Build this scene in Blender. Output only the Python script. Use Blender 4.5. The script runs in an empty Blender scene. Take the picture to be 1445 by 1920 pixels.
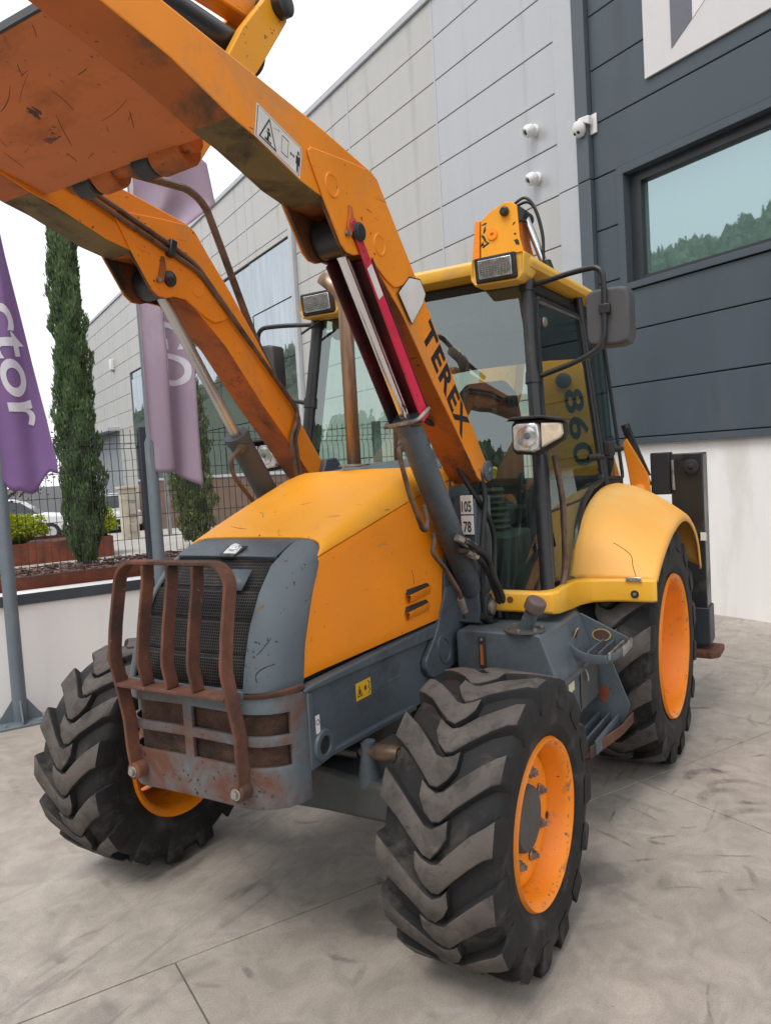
import bpy, bmesh, math, random
import numpy as np
from mathutils import Vector, Matrix
random.seed(7); RNG = np.random.default_rng(7)
R = math.radians
SC = bpy.context.scene

# ---------------------------------------------------------------- camera
CAM_POS = Vector((2.701, 2.170, 1.931))
yaw, pitch, roll = R(211.182), R(-3.504), R(-3.424)
fw = Vector((math.cos(pitch)*math.cos(yaw), math.cos(pitch)*math.sin(yaw), math.sin(pitch)))
rt = fw.cross(Vector((0, 0, 1))).normalized(); up = rt.cross(fw)
rt2 = rt*math.cos(roll) + up*math.sin(roll); up2 = up*math.cos(roll) - rt*math.sin(roll)
cam_data = bpy.data.cameras.new("camera"); cam = bpy.data.objects.new("camera", cam_data)
SC.collection.objects.link(cam)
mw = Matrix((rt2, up2, -fw)).transposed().to_4x4(); mw.translation = CAM_POS
cam.matrix_world = mw
cam_data.sensor_fit = 'VERTICAL'; cam_data.sensor_height = 36.0
cam_data.lens = 1443.185/1920*36.0
cam_data.clip_end = 1000; cam_data.clip_start = .05
SC.camera = cam

# ---------------------------------------------------------------- sky and sun: bright overcast
SUN_EL, SUN_AZ = 60, -5
world = bpy.data.worlds.new("World"); SC.world = world; world.use_nodes = True
wn = world.node_tree; wn.nodes.clear()
sky = wn.nodes.new('ShaderNodeTexSky'); sky.sky_type = 'NISHITA'; sky.sun_disc = False
sky.sun_elevation = R(SUN_EL); sky.sun_rotation = R(90-SUN_AZ); sky.dust_density = 4; sky.air_density = 1.2
sscale = wn.nodes.new('ShaderNodeVectorMath'); sscale.operation = 'SCALE'; sscale.inputs['Scale'].default_value = .10
wtc = wn.nodes.new('ShaderNodeTexCoord'); wnz = wn.nodes.new('ShaderNodeTexNoise')
wnz.inputs['Scale'].default_value = 1.6; wnz.inputs['Detail'].default_value = 4
wr = wn.nodes.new('ShaderNodeValToRGB')
wr.color_ramp.elements[0].position = .3; wr.color_ramp.elements[0].color = (.86, .89, .95, 1)
wr.color_ramp.elements[1].position = .7; wr.color_ramp.elements[1].color = (1.06, 1.06, 1.08, 1)
wmix = wn.nodes.new('ShaderNodeMix'); wmix.data_type = 'RGBA'; wmix.inputs['Factor'].default_value = .88
wb = wn.nodes.new('ShaderNodeBackground'); wb.inputs['Strength'].default_value = .98
wo = wn.nodes.new('ShaderNodeOutputWorld')
wn.links.new(sky.outputs[0], sscale.inputs[0]); wn.links.new(sscale.outputs[0], wmix.inputs['A'])
wn.links.new(wtc.outputs['Generated'], wnz.inputs['Vector']); wn.links.new(wnz.outputs['Fac'], wr.inputs['Fac'])
wn.links.new(wr.outputs['Color'], wmix.inputs['B']); wn.links.new(wmix.outputs['Result'], wb.inputs['Color'])
wn.links.new(wb.outputs[0], wo.inputs['Surface'])
sd = bpy.data.lights.new("sun", 'SUN'); sd.energy = 1.35; sd.angle = R(25); sd.color = (1, .96, .9)
sun = bpy.data.objects.new("sun", sd); SC.collection.objects.link(sun)
sdir = Vector((math.cos(R(SUN_EL))*math.cos(R(SUN_AZ)), math.cos(R(SUN_EL))*math.sin(R(SUN_AZ)), math.sin(R(SUN_EL))))
sun.rotation_euler = sdir.to_track_quat('Z', 'Y').to_euler(); sun.location = (0, 0, 20)
SC.view_settings.view_transform = 'Standard'; SC.view_settings.look = 'None'
SC.view_settings.exposure = 0.50; SC.view_settings.gamma = 1.0; SC.view_settings.use_curve_mapping = False

CY = SC.cycles
CY.max_bounces = 6; CY.diffuse_bounces = 3; CY.glossy_bounces = 3; CY.transmission_bounces = 3; CY.transparent_max_bounces = 8
CY.adaptive_threshold = .02; CY.caustics_reflective = False; CY.caustics_refractive = False
# ---------------------------------------------------------------- building frame: a along the facade, n out of it
BD = Vector((-.462, -.887, 0)).normalized(); BN = Vector((-BD.y, BD.x, 0)); BROT = math.atan2(BD.y, BD.x)
def B(a, n, z=0.0): return BD*a + BN*n + Vector((0, 0, z))

# ---------------------------------------------------------------- helpers
def tag(o, label=None, cat=None, group=None, kind=None):
    if label: o['label'] = label
    if cat: o['category'] = cat
    if group: o['group'] = group
    if kind: o['kind'] = kind
    return o
def empty(name, loc=(0, 0, 0), rz=0.0):
    o = bpy.data.objects.new(name, None); SC.collection.objects.link(o)
    o.location = loc; o.rotation_euler = (0, 0, rz); o.empty_display_size = .2
    return o
def clone(o, parent=None):
    c = o.copy(); SC.collection.objects.link(c); c.parent = parent
    for ch in o.children: clone(ch, c)
    return c

class G:
    """collects shapes; build() links them as ONE mesh object"""
    def __init__(s): s.v = []; s.f = []; s.m = []; s.mi = 0
    def add(s, vs, fs):
        k = len(s.v); s.v += [tuple(p) for p in vs]
        s.f += [tuple(i+k for i in f) for f in fs]; s.m += [s.mi]*len(fs); return s
    def box(s, a, b):
        x0, y0, z0 = [min(a[i], b[i]) for i in range(3)]; x1, y1, z1 = [max(a[i], b[i]) for i in range(3)]
        return s.add([(x0,y0,z0),(x1,y0,z0),(x1,y1,z0),(x0,y1,z0),(x0,y0,z1),(x1,y0,z1),(x1,y1,z1),(x0,y1,z1)],
                     [(0,3,2,1),(4,5,6,7),(0,1,5,4),(1,2,6,5),(2,3,7,6),(3,0,4,7)])
    def obox(s, c, size, mat):
        hx, hy, hz = [k/2 for k in size]; c = Vector(c)
        vs = [c + mat @ Vector((sx*hx, sy*hy, sz*hz)) for sz in (-1, 1) for sx, sy in ((-1,-1),(1,-1),(1,1),(-1,1))]
        return s.add(vs, [(0,3,2,1),(4,5,6,7),(0,1,5,4),(1,2,6,5),(2,3,7,6),(3,0,4,7)])
    def prism(s, poly, h0, h1, ax='y'):
        def P(p, h):
            return {'y': (p[0], h, p[1]), 'x': (h, p[0], p[1]), 'z': (p[0], p[1], h)}[ax]
        n = len(poly); ar = sum(poly[i][0]*poly[(i+1) % n][1]-poly[(i+1) % n][0]*poly[i][1] for i in range(n))
        if (ar < 0) != (ax == 'y'): poly = poly[::-1]
        lo, hi = min(h0, h1), max(h0, h1)
        vs = [P(p, lo) for p in poly] + [P(p, hi) for p in poly]
        return s.add(vs, [tuple(range(n))[::-1], tuple(range(n, 2*n))] + [(i, (i+1) % n, n+(i+1) % n, n+i) for i in range(n)])
    def loft(s, rings, closed=True, caps=True):
        n = len(rings[0]); fs = []
        for k in range(len(rings)-1):
            for i in range(n if closed else n-1):
                j = (i+1) % n; fs.append((k*n+i, k*n+j, (k+1)*n+j, (k+1)*n+i))
        if caps and closed:
            fs.append(tuple(range(n))[::-1]); m = (len(rings)-1)*n; fs.append(tuple(range(m, m+n)))
        return s.add([p for r in rings for p in r], fs)
    def tube(s, pts, r, seg=10, caps=True):
        pts = [Vector(p) for p in pts]; rr = r if isinstance(r, (list, tuple)) else [r]*len(pts)
        rings = []; N = None
        for i, p in enumerate(pts):
            t = (pts[min(i+1, len(pts)-1)]-pts[max(i-1, 0)]).normalized()
            if N is None:
                N = t.orthogonal().normalized()
            N = (N - t*N.dot(t)).normalized(); Bv = t.cross(N)
            rings.append([p + (N*math.cos(2*math.pi*k/seg)+Bv*math.sin(2*math.pi*k/seg))*rr[i] for k in range(seg)])
        return s.loft(rings, True, caps)
    def lathe(s, prof, c=(0, 0, 0), axis=(0, 1, 0), seg=32, closed=False):
        ax = Vector(axis).normalized(); u = ax.orthogonal().normalized(); w = ax.cross(u); c = Vector(c)
        rings = [[c + ax*v + (u*math.cos(2*math.pi*k/seg)+w*math.sin(2*math.pi*k/seg))*max(r, 1e-5) for k in range(seg)] for v, r in prof]
        if closed: rings.append(rings[0])
        s.loft(rings, True, False)
        if not closed:
            n = len(s.v); m = len(rings)*seg
            if prof[0][1] > 1e-4: s.f.append(tuple(range(n-m, n-m+seg))[::-1]); s.m.append(s.mi)
            if prof[-1][1] > 1e-4: s.f.append(tuple(range(n-seg, n))); s.m.append(s.mi)
        return s
    def cyl(s, a, b, r, seg=16):
        return s.tube([a, b], r, seg)
    def grid(s, fn, nu, nv):
        vs = [fn(i/nu, j/nv) for j in range(nv+1) for i in range(nu+1)]
        fs = [(j*(nu+1)+i, j*(nu+1)+i+1, (j+1)*(nu+1)+i+1, (j+1)*(nu+1)+i) for j in range(nv) for i in range(nu)]
        return s.add(vs, fs)
    def mesh(s, name, mats, smooth=35):
        me = bpy.data.meshes.new(name); me.from_pydata(s.v, [], s.f)
        for m in (mats if isinstance(mats, (list, tuple)) else [mats]): me.materials.append(m)
        me.polygons.foreach_set('material_index', s.m)
        bm = bmesh.new(); bm.from_mesh(me); bmesh.ops.remove_doubles(bm, verts=bm.verts, dist=1e-5)
        bmesh.ops.recalc_face_normals(bm, faces=bm.faces); bm.to_mesh(me); bm.free()
        if smooth:
            me.shade_smooth(); me.set_sharp_from_angle(angle=R(smooth))
        me.update(); return me
    def build(s, name, mats, parent=None, smooth=35, bevel=0, seg=2, solid=0, sub=0):
        o = bpy.data.objects.new(name, s.mesh(name, mats, smooth)); SC.collection.objects.link(o); o.parent = parent
        if sub:
            md = o.modifiers.new('sub', 'SUBSURF'); md.levels = sub; md.render_levels = sub
        if solid:
            md = o.modifiers.new('solid', 'SOLIDIFY'); md.thickness = abs(solid); md.offset = -1 if solid > 0 else 1
        if bevel:
            md = o.modifiers.new('bevel', 'BEVEL'); md.width = bevel; md.segments = seg; md.limit_method = 'ANGLE'
            md.angle_limit = R(30); md.harden_normals = False
        return o

def fillet(pts, r, n=6):
    pts = [Vector(p) for p in pts]; out = [pts[0]]
    for i in range(1, len(pts)-1):
        p = pts[i]; a = pts[i-1]-p; b = pts[i+1]-p
        d = min(r, a.length*.48, b.length*.48); A = p+a.normalized()*d; Bq = p+b.normalized()*d
        for k in range(n+1):
            t = k/n; out.append(A*(1-t)**2 + p*2*t*(1-t) + Bq*t*t)
    out.append(pts[-1]); return out
def smoothpath(pts, n=8):
    pts = [Vector(p) for p in pts]; P = [pts[0]*2-pts[1]]+pts+[pts[-1]*2-pts[-2]]; out = []
    for i in range(1, len(P)-2):
        for k in range(n):
            t = k/n; a, b, c, d = P[i-1], P[i], P[i+1], P[i+2]
            out.append(.5*((2*b)+(c-a)*t+(2*a-5*b+4*c-d)*t*t+(3*b-a-3*c+d)*t**3))
    out.append(pts[-1]); return out
def interp(x, xs, ys):
    return float(np.interp(x, xs, ys))

def text_geo(body, size=1.0, bold=0.0, extrude=0.0, shear=0.0, space=1.0):
    """text outline as (verts, faces) with x to the right and y up, centred"""
    cu = bpy.data.curves.new('txt', 'FONT'); cu.body = body; cu.size = size; cu.offset = bold; cu.extrude = extrude
    cu.shear = shear; cu.align_x = 'CENTER'; cu.align_y = 'CENTER'; cu.space_character = space; cu.resolution_u = 6
    o = bpy.data.objects.new('txt', cu); SC.collection.objects.link(o)
    bpy.context.view_layer.update()
    me = bpy.data.meshes.new_from_object(o)
    vs = [v.co.copy() for v in me.vertices]; fs = [tuple(p.vertices) for p in me.polygons]
    bpy.data.objects.remove(o); bpy.data.curves.remove(cu); bpy.data.meshes.remove(me)
    return vs, fs
def text_obj(name, body, mat, parent, origin, right, upv, height, width=None, bold=0.0, space=1.0, ext=.0015):
    vs, fs = text_geo(body, 1.0, bold, .5, 0, space)
    xs = [v.x for v in vs]; ys = [v.y for v in vs]; hx = max(xs)-min(xs); hy = max(ys)-min(ys)
    cx = (max(xs)+min(xs))/2; cy = (max(ys)+min(ys))/2
    sy = height/hy; sx = (width/hx) if width else sy
    o0 = Vector(origin); r = Vector(right).normalized(); u = Vector(upv).normalized(); nn = r.cross(u)
    g = G(); g.add([o0 + r*(v.x-cx)*sx + u*(v.y-cy)*sy + nn*(ext*(1 if v.z > 0 else -.2)) for v in vs], fs)
    return g.build(name, mat, parent, smooth=0)

# ---------------------------------------------------------------- procedural materials
MATS = {}
class NT:
    def __init__(s, m): s.t = m.node_tree; s.n = s.t.nodes; s.l = s.t.links
    def node(s, ty, **kw):
        n = s.n.new(ty)
        for k, v in kw.items():
            if k in n.inputs: n.inputs[k].default_value = v
            else: setattr(n, k, v)
        return n
    def noise(s, vec, scale, detail=4, rough=.55, dist=0):
        n = s.node('ShaderNodeTexNoise', Scale=scale, Detail=detail, Roughness=rough, Distortion=dist)
        s.l.new(vec, n.inputs['Vector']); return n.outputs['Fac']
    def ramp(s, fac, p0, p1, c0=(0, 0, 0, 1), c1=(1, 1, 1, 1)):
        r = s.node('ShaderNodeValToRGB'); e = r.color_ramp.elements
        e[0].position = p0; e[0].color = c0; e[1].position = p1; e[1].color = c1
        s.l.new(fac, r.inputs['Fac']); return r.outputs['Color']
    def mix(s, fac, a, b, mode='MIX'):
        m = s.node('ShaderNodeMix', data_type='RGBA', blend_type=mode)
        for sock, v in ((m.inputs['Factor'], fac), (m.inputs['A'], a), (m.inputs['B'], b)):
            if hasattr(v, 'is_linked'): s.l.new(v, sock)
            else: sock.default_value = v
        return m.outputs['Result']
    def math(s, op, a, b=0.0):
        m = s.node('ShaderNodeMath', operation=op)
        for sock, v in ((m.inputs[0], a), (m.inputs[1], b)):
            if hasattr(v, 'is_linked'): s.l.new(v, sock)
            else: sock.default_value = v
        return m.outputs[0]
def c4(c): return (c[0], c[1], c[2], 1)
def mat(name, col, rough=.5, metal=0.0, var=.12, vscale=3.0, bump=.0, bscale=60, dirt=None, damt=.5, dscale=4.0, scratch=None, samt=.3,
        spots=None, spamt=.1, coat=0.0, spec=.5, stretch=(1, 1, 1), emit=None, edge=None):
    """painted / worn surface: value variation, blotches of dirt, thin scratches and chips"""
    if name in MATS: return MATS[name]
    m = bpy.data.materials.new(name); m.use_nodes = True; t = NT(m); b = t.n['Principled BSDF']
    tc = t.node('ShaderNodeTexCoord'); mp = t.node('ShaderNodeMapping'); mp.inputs['Scale'].default_value = stretch
    t.l.new(tc.outputs['Object'], mp.inputs['Vector']); vec = mp.outputs['Vector']; ovec = tc.outputs['Object']
    c = c4(col)
    n1 = t.noise(vec, vscale, 3)
    dark = tuple(k*(1-var) for k in col)+(1,); lite = tuple(min(1, k*(1+var)) for k in col)+(1,)
    out = t.ramp(n1, .3, .7, dark, lite)

    rr = t.math('ADD', t.math('MULTIPLY', t.math('SUBTRACT', n1, .5), .35), rough)
    if dirt:
        n2 = t.noise(vec, dscale, 5, .65, .4)
        f = t.ramp(n2, .62-.35*damt, .75-.2*damt)
        out = t.mix(f, out, c4(dirt)); rr = t.math('ADD', rr, t.math('MULTIPLY', f, .25))
    if scratch:
        mp2 = t.node('ShaderNodeMapping'); mp2.inputs['Scale'].default_value = (3, 5, 28); mp2.inputs['Rotation'].default_value = (.6, .9, .3)
        t.l.new(ovec, mp2.inputs['Vector'])
        n3 = t.noise(mp2.outputs['Vector'], 2.2, 3, .6, .6)
        n4 = t.noise(ovec, 2.3, 2)
        f = t.math('MULTIPLY', t.ramp(n3, .70-.1*samt, .715-.1*samt), t.ramp(n4, .5, .62))
        out = t.mix(f, out, c4(scratch))
    if spots:
        n5 = t.noise(ovec, 38, 3, .6); n6 = t.noise(ovec, 3.1, 2)
        f = t.math('MULTIPLY', t.ramp(n5, .70-.12*spamt, .73-.12*spamt), t.ramp(n6, .42, .58))
        out = t.mix(f, out, c4(spots))
    t.l.new(out, b.inputs['Base Color']); t.l.new(rr, b.inputs['Roughness'])
    b.inputs['Metallic'].default_value = metal; b.inputs['Specular IOR Level'].default_value = spec
    if coat: b.inputs['Coat Weight'].default_value = coat; b.inputs['Coat Roughness'].default_value = .12
    if bump:
        bn_ = t.node('ShaderNodeBump', Strength=bump, Distance=.01); t.l.new(t.noise(ovec, bscale, 4), bn_.inputs['Height'])
        t.l.new(bn_.outputs[0], b.inputs['Normal'])
    if emit: b.inputs['Emission Color'].default_value = c4(emit[0]); b.inputs['Emission Strength'].default_value = emit[1]
    MATS[name] = m; return m
def glass_mat(name, tint, refl=.12, rough=.0, grime=.0, rtint=(1, 1, 1)):
    """thin sheet of tinted glass: transmits with a tint, mirrors more at grazing angles, streaks of dust"""
    if name in MATS: return MATS[name]
    m = bpy.data.materials.new(name); m.use_nodes = True; t = NT(m); t.n.remove(t.n['Principled BSDF'])
    o = t.n['Material Output']
    tr = t.node('ShaderNodeBsdfTransparent'); tr.inputs['Color'].default_value = c4(tint)
    gl = t.node('ShaderNodeBsdfGlossy'); gl.inputs['Color'].default_value = c4(rtint); gl.inputs['Roughness'].default_value = rough
    lw = t.node('ShaderNodeLayerWeight'); lw.inputs['Blend'].default_value = .35
    f = t.math('ADD', t.math('MULTIPLY', lw.outputs['Facing'], .30), refl)
    mx = t.node('ShaderNodeMixShader'); t.l.new(f, mx.inputs[0]); t.l.new(tr.outputs[0], mx.inputs[1]); t.l.new(gl.outputs[0], mx.inputs[2])
    last = mx.outputs[0]
    if grime:
        tc = t.node('ShaderNodeTexCoord'); mp = t.node('ShaderNodeMapping'); mp.inputs['Scale'].default_value = (9, 9, .7)
        t.l.new(tc.outputs['Object'], mp.inputs['Vector'])
        nz = t.noise(mp.outputs['Vector'], 2.5, 6, .7); fr = t.math('MULTIPLY', t.ramp(nz, .5, .8), grime)
        df = t.node('ShaderNodeBsdfDiffuse'); df.inputs['Color'].default_value = (.42, .42, .38, 1)
        m2 = t.node('ShaderNodeMixShader'); t.l.new(fr, m2.inputs[0]); t.l.new(last, m2.inputs[1]); t.l.new(df.outputs[0], m2.inputs[2]); last = m2.outputs[0]
    t.l.new(last, o.inputs['Surface']); MATS[name] = m; return m
def mirror_glass(name, tint, base, refl=.75, wav=.0):
    """coated facade glass: strong tinted reflection mixed with a plain diffuse base colour"""
    if name in MATS: return MATS[name]
    m = bpy.data.materials.new(name); m.use_nodes = True; t = NT(m); t.n.remove(t.n['Principled BSDF']); o = t.n['Material Output']
    gl = t.node('ShaderNodeBsdfGlossy'); gl.inputs['Color'].default_value = c4(tint); gl.inputs['Roughness'].default_value = .015
    df = t.node('ShaderNodeBsdfDiffuse'); df.inputs['Color'].default_value = c4(base)
    mx = t.node('ShaderNodeMixShader'); mx.inputs[0].default_value = refl
    if wav:
        tc = t.node('ShaderNodeTexCoord'); mp = t.node('ShaderNodeMapping'); mp.inputs['Scale'].default_value = (4, 1, .5)
        t.l.new(tc.outputs['Object'], mp.inputs['Vector']); nz = t.noise(mp.outputs['Vector'], 1.2, 4, .6)
        fr = t.math('ADD', t.math('MULTIPLY', t.ramp(nz, .35, .75), -wav), refl); t.l.new(fr, mx.inputs[0])
    t.l.new(df.outputs[0], mx.inputs[1]); t.l.new(gl.outputs[0], mx.inputs[2]); t.l.new(mx.outputs[0], o.inputs['Surface'])
    MATS[name] = m; return m
# ================================================================ materials of the setting
def concrete():
    m = bpy.data.materials.new('concrete_yard'); m.use_nodes = True; t = NT(m); b = t.n['Principled BSDF']
    tc = t.node('ShaderNodeTexCoord'); v = tc.outputs['Object']
    base = t.ramp(t.noise(v, .55, 6, .6), .32, .72, (.325, .285, .243, 1), (.44, .395, .346, 1))
    # trowel mottling and cloudy dust
    mot = t.ramp(t.noise(v, 5.5, 7, .62, .8), .35, .68, (.80, .80, .80, 1), (1.10, 1.10, 1.10, 1))
    col = t.mix(1.0, base, mot, 'MULTIPLY')
    area0 = t.ramp(t.noise(v, .8, 2), .42, .60)
    # tyre scuffs: short soft strokes in several directions
    for ang, sx, sc, p in ((.5, 7, 1.5, .66), (-.5, 5, 2.1, .66), (1.3, 8, 1.2, .67)):
        mp = t.node('ShaderNodeMapping'); mp.inputs['Rotation'].default_value = (0, 0, ang); mp.inputs['Scale'].default_value = (1.2, sx, 1)
        t.l.new(v, mp.inputs['Vector']); s1 = t.ramp(t.noise(mp.outputs['Vector'], sc, 3, .5, .9), p-.06, p+.06)
        area = area0
        col = t.mix(t.math('MULTIPLY', t.math('MULTIPLY', s1, area), .40), col, (.115, .102, .095, 1))
    # old oil and water marks with their own outline
    sep = t.node('ShaderNodeSeparateXYZ'); t.l.new(v, sep.inputs[0]); wob = t.math('MULTIPLY', t.math('SUBTRACT', t.noise(v, 7, 4, .6), .5), 1.3)
    for (x, y, r, k) in ((.06, .42, .17, .55), (-.66, 1.16, .15, .5), (-4.9, 2.1, .12, .6), (.9, 1.9, .06, .5), (.62, 1.55, .05, .6), (-.3, 2.6, .09, .35), (1.0, -.2, .1, .3), (-3.2, 2.3, .2, .25)):
        dx = t.math('SUBTRACT', sep.outputs[0], x); dy = t.math('SUBTRACT', sep.outputs[1], y)
        d = t.math('SQRT', t.math('ADD', t.math('MULTIPLY', dx, dx), t.math('MULTIPLY', dy, dy)))
        d = t.math('ADD', t.math('DIVIDE', d, r), wob)
        col = t.mix(t.math('MULTIPLY', t.ramp(d, .6, 1.25, (1, 1, 1, 1), (0, 0, 0, 1)), k), col, (.075, .068, .062, 1))
    sp = t.ramp(t.noise(v, 60, 2), .70, .74); col = t.mix(t.math('MULTIPLY', sp, .55), col, (.11, .10, .09, 1))
    grain = t.ramp(t.noise(v, 140, 3, .7), .3, .7, (.82, .82, .82, 1), (1.15, 1.15, 1.15, 1)); col = t.mix(1.0, col, grain, 'MULTIPLY')
    blot = t.ramp(t.noise(v, 2.3, 6, .7, .5), .45, .75, (1, 1, 1, 1), (.88, .875, .87, 1)); col = t.mix(1.0, col, blot, 'MULTIPLY')
    # long curved black tyre tracks and pale trowel arcs
    for sc, rot, w, k, c in ((1.15, .35, .012, .35, (.12, .11, .105, 1)), (.8, 1.9, .010, .28, (.13, .12, .11, 1)), (1.7, 2.6, .02, .22, (.5, .48, .45, 1))):
        wv = t.node('ShaderNodeTexWave', Scale=sc, Distortion=2.2, Detail=2.0); wv.inputs['Detail Scale'].default_value = .7
        mp = t.node('ShaderNodeMapping'); mp.inputs['Rotation'].default_value = (0, 0, rot); t.l.new(v, mp.inputs['Vector']); t.l.new(mp.outputs['Vector'], wv.inputs['Vector'])
        ln = t.ramp(wv.outputs['Fac'], .985-w*6, 1.0); ar = t.ramp(t.noise(v, 1.6+sc, 4, .6), .52, .66)
        col = t.mix(t.math('MULTIPLY', t.math('MULTIPLY', ln, ar), k), col, c)
    t.l.new(col, b.inputs['Base Color'])
    t.l.new(t.math('ADD', t.math('MULTIPLY', t.noise(v, 2.5, 5), .35), .42), b.inputs['Roughness'])
    bp = t.node('ShaderNodeBump', Strength=.12, Distance=.01); t.l.new(t.noise(v, 45, 6, .7), bp.inputs['Height']); t.l.new(bp.outputs[0], b.inputs['Normal'])
    return m
M_CONC = concrete()
M_ASPH = mat('asphalt', (.06, .06, .06), .9, bump=.3)
M_PAVE = mat('terrace_paving', (.40, .38, .35), .85, var=.15, vscale=2, bump=.2)
M_PLAST = mat('white_plaster', (.86, .845, .83), .85, var=.05, vscale=1.2, dirt=(.74, .72, .69), damt=.25, dscale=1.0, bump=.08, bscale=120, stretch=(1.5, 1.5, .3))
M_CAP = mat('dark_wall_cap', (.045, .055, .068), .55, var=.15)
M_LIGHT = mat('light_grey_panel', (.50, .51, .53), .38, metal=.25, var=.045, vscale=.9, dirt=(.44, .44, .45), damt=.1, dscale=1.0, stretch=(3, 3, .35))
M_LIGHT2 = mat('light_grey_panel_warm', (.52, .51, .49), .42, metal=.15, var=.06, vscale=.8, dirt=(.45, .44, .42), damt=.2, dscale=.9, stretch=(3, 3, .3))
M_TRIM = mat('grey_trim', (.50, .515, .54), .4, metal=.2, var=.04)
M_DARK = mat('dark_blue_grey_panel', (.066, .087, .107), .42, var=.06, vscale=.7, dirt=(.075, .09, .105), damt=.3, dscale=.8, stretch=(2, 2, .4))
M_DARK2 = mat('dark_pilaster', (.085, .105, .125), .42, var=.05)
M_GAP = mat('panel_gap', (.05, .052, .055), .9)
M_FRAME = mat('window_frame_dark', (.035, .04, .046), .4, var=.05)
M_WGLASS = mirror_glass('window_glass', (.47, .60, .62), (.20, .31, .29), .60)  # pale base colour paints a hazy veil over the reflection
M_CGLASS = mirror_glass('curtain_glass', (.60, .65, .68), (.14, .155, .16), .74, .20)
M_BROWN = mat('brown_cladding', (.14, .085, .06), .7, var=.15, dscale=2)
M_DOOR = mat('garage_door_grey', (.33, .35, .38), .5, metal=.1, var=.08)
M_WHITE = mat('white_plastic', (.78, .78, .77), .4, var=.03)
M_SIGNW = mat('sign_white', (.80, .78, .79), .45, var=.02); M_SIGNW2 = mat('sign_white_shaded', (.70, .68, .69), .45, var=.02)  # two whites paint the shading either side of the diagonal edge
M_SIGND = mat('sign_slate', (.15, .155, .185), .45, var=.04)
M_BLACK = mat('black_plastic', (.018, .018, .02), .45, var=.2)
M_CORTEN = mat('corten_steel', (.20, .055, .028), .85, var=.25, vscale=5, dirt=(.11, .035, .02), damt=.5, dscale=3, bump=.15)
M_MULCH = mat('bark_mulch', (.10, .055, .042), .95, var=.45, vscale=30, bump=.9, bscale=70)
M_CHIP = mat('bark_chip', (.15, .085, .065), .95, var=.5, vscale=14)
M_POLE = mat('pole_grey', (.13, .16, .185), .5, var=.08, dirt=(.2, .2, .2), damt=.2)
M_WIRE = mat('fence_wire', (.035, .042, .045), .55)
M_STEEL = mat('galvanised', (.35, .36, .37), .45, metal=.6, var=.15)

# ================================================================ ground
ground = G().box((-900, -900, -.35), (900, 900, -.12)).build('ground', M_ASPH, None, smooth=0); tag(ground, kind='structure')
jp = [B(-12.4, -6.3), B(3.94, -6.3), B(3.94, 11.5), B(-12.4, 11.5)]
G().prism([(p.x, p.y) for p in jp], -.118, -.007, 'z').build('joint_filler', mat('joint_grey', (.15, .135, .12), .9), ground, smooth=0)
def slab(a0, a1, n0, n1):
    g = .0035; jit = [random.uniform(-.003, .003) for _ in range(4)]
    pts = [B(a0+g+jit[0], n0+g), B(a1-g, n0+g+jit[1]), B(a1-g+jit[2], n1-g), B(a0+g, n1-g+jit[3])]
    return G().prism([(p.x, p.y) for p in pts], -.115, 0, 'z').build('concrete_slab', M_CONC, ground, smooth=0, bevel=.0015, seg=1)
NB = [-6.33, -4.80, -2.07, .66, 3.39, 6.12, 8.85, 11.6]
for a0, a1 in ((-12.45, -8.35), (-8.35, -4.25), (-4.25, -.15)):
    for i in range(len(NB)-1): slab(a0, a1, NB[i], NB[i+1])
for n0, n1 in ((-6.33, -4.8), (-4.8, -2.07), (-2.07, 3.39), (3.39, 8.85)): slab(-.15, 3.95, n0, n1)

# raised terrace beyond the fence
def terr_z(a): return interp(a, [4, 9.5, 32, 60], [.98, .98, -.32, -.4])
tg = G(); av = [4.1, 6, 9.5, 14, 20, 26, 32, 45, 70]
tg.loft([[B(a, n, terr_z(a)) for n in (-6.5, -2, 2, 8, 24)] for a in av], closed=False, caps=False)
tag(tg.build('terrace', M_PAVE, None), kind='structure')

# ================================================================ low wall, fence
AW = 3.94
ob = empty('boundary_wall', B(AW, -2, 0), BROT)
tag(ob, 'low white plastered wall with a dark strip along its top edge', 'wall')
G().box((0, -4.2, -.1), (.22, 12, 1.03)).build('wall_body', M_PLAST, ob, bevel=.006)
G().box((-.02, -4.2, .937), (-.001, 12, 1.027)).build('coping_strip', M_CAP, ob, bevel=.003)
fe = empty('mesh_fence', B(4.04, -2, 1.03), BROT)
tag(fe, 'dark green wire mesh fence with folded top on the low white wall', 'fence')
FP = [4.58, 2.08, -.44, -2.94, -5.44]
for n in FP: G().box((-.03, n+2-.04, 0), (.04, n+2+.04, 1.38)).build('post', M_CAP, fe, bevel=.004)
zsec = [.06, .12, .16, .20, .90, 1.13, 1.19, 1.235, 1.29, 1.36]; asec = [0, 0, .025, 0, 0, 0, .028, 0, 0, 0]
for n1, n0 in list(zip(FP[:-1], FP[1:])) + [(-5.44, -6.2)]:
    g = G(); L = n1-n0-.1; k = max(1, round(L/.0615)); w = .0026
    for i in range(k+1):
        y = n0+2+.05+L*i/k
        g.loft([[(a-w, y-w, z), (a+w, y-w, z), (a+w, y+w, z), (a-w, y+w, z)] for z, a in zip(zsec, asec)])
    for z, a in ((.12, 0), (.16, .025), (.20, 0), (.36, 0), (.57, 0), (.78, 0), (.99, 0), (1.19, .028), (1.235, 0), (1.31, 0)):
        g.box((a+w, n0+2+.03, z-.003), (a+w+.006, n1+2-.03, z+.003))
    g.build('wire_panel', M_WIRE, fe, smooth=0)

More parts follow.
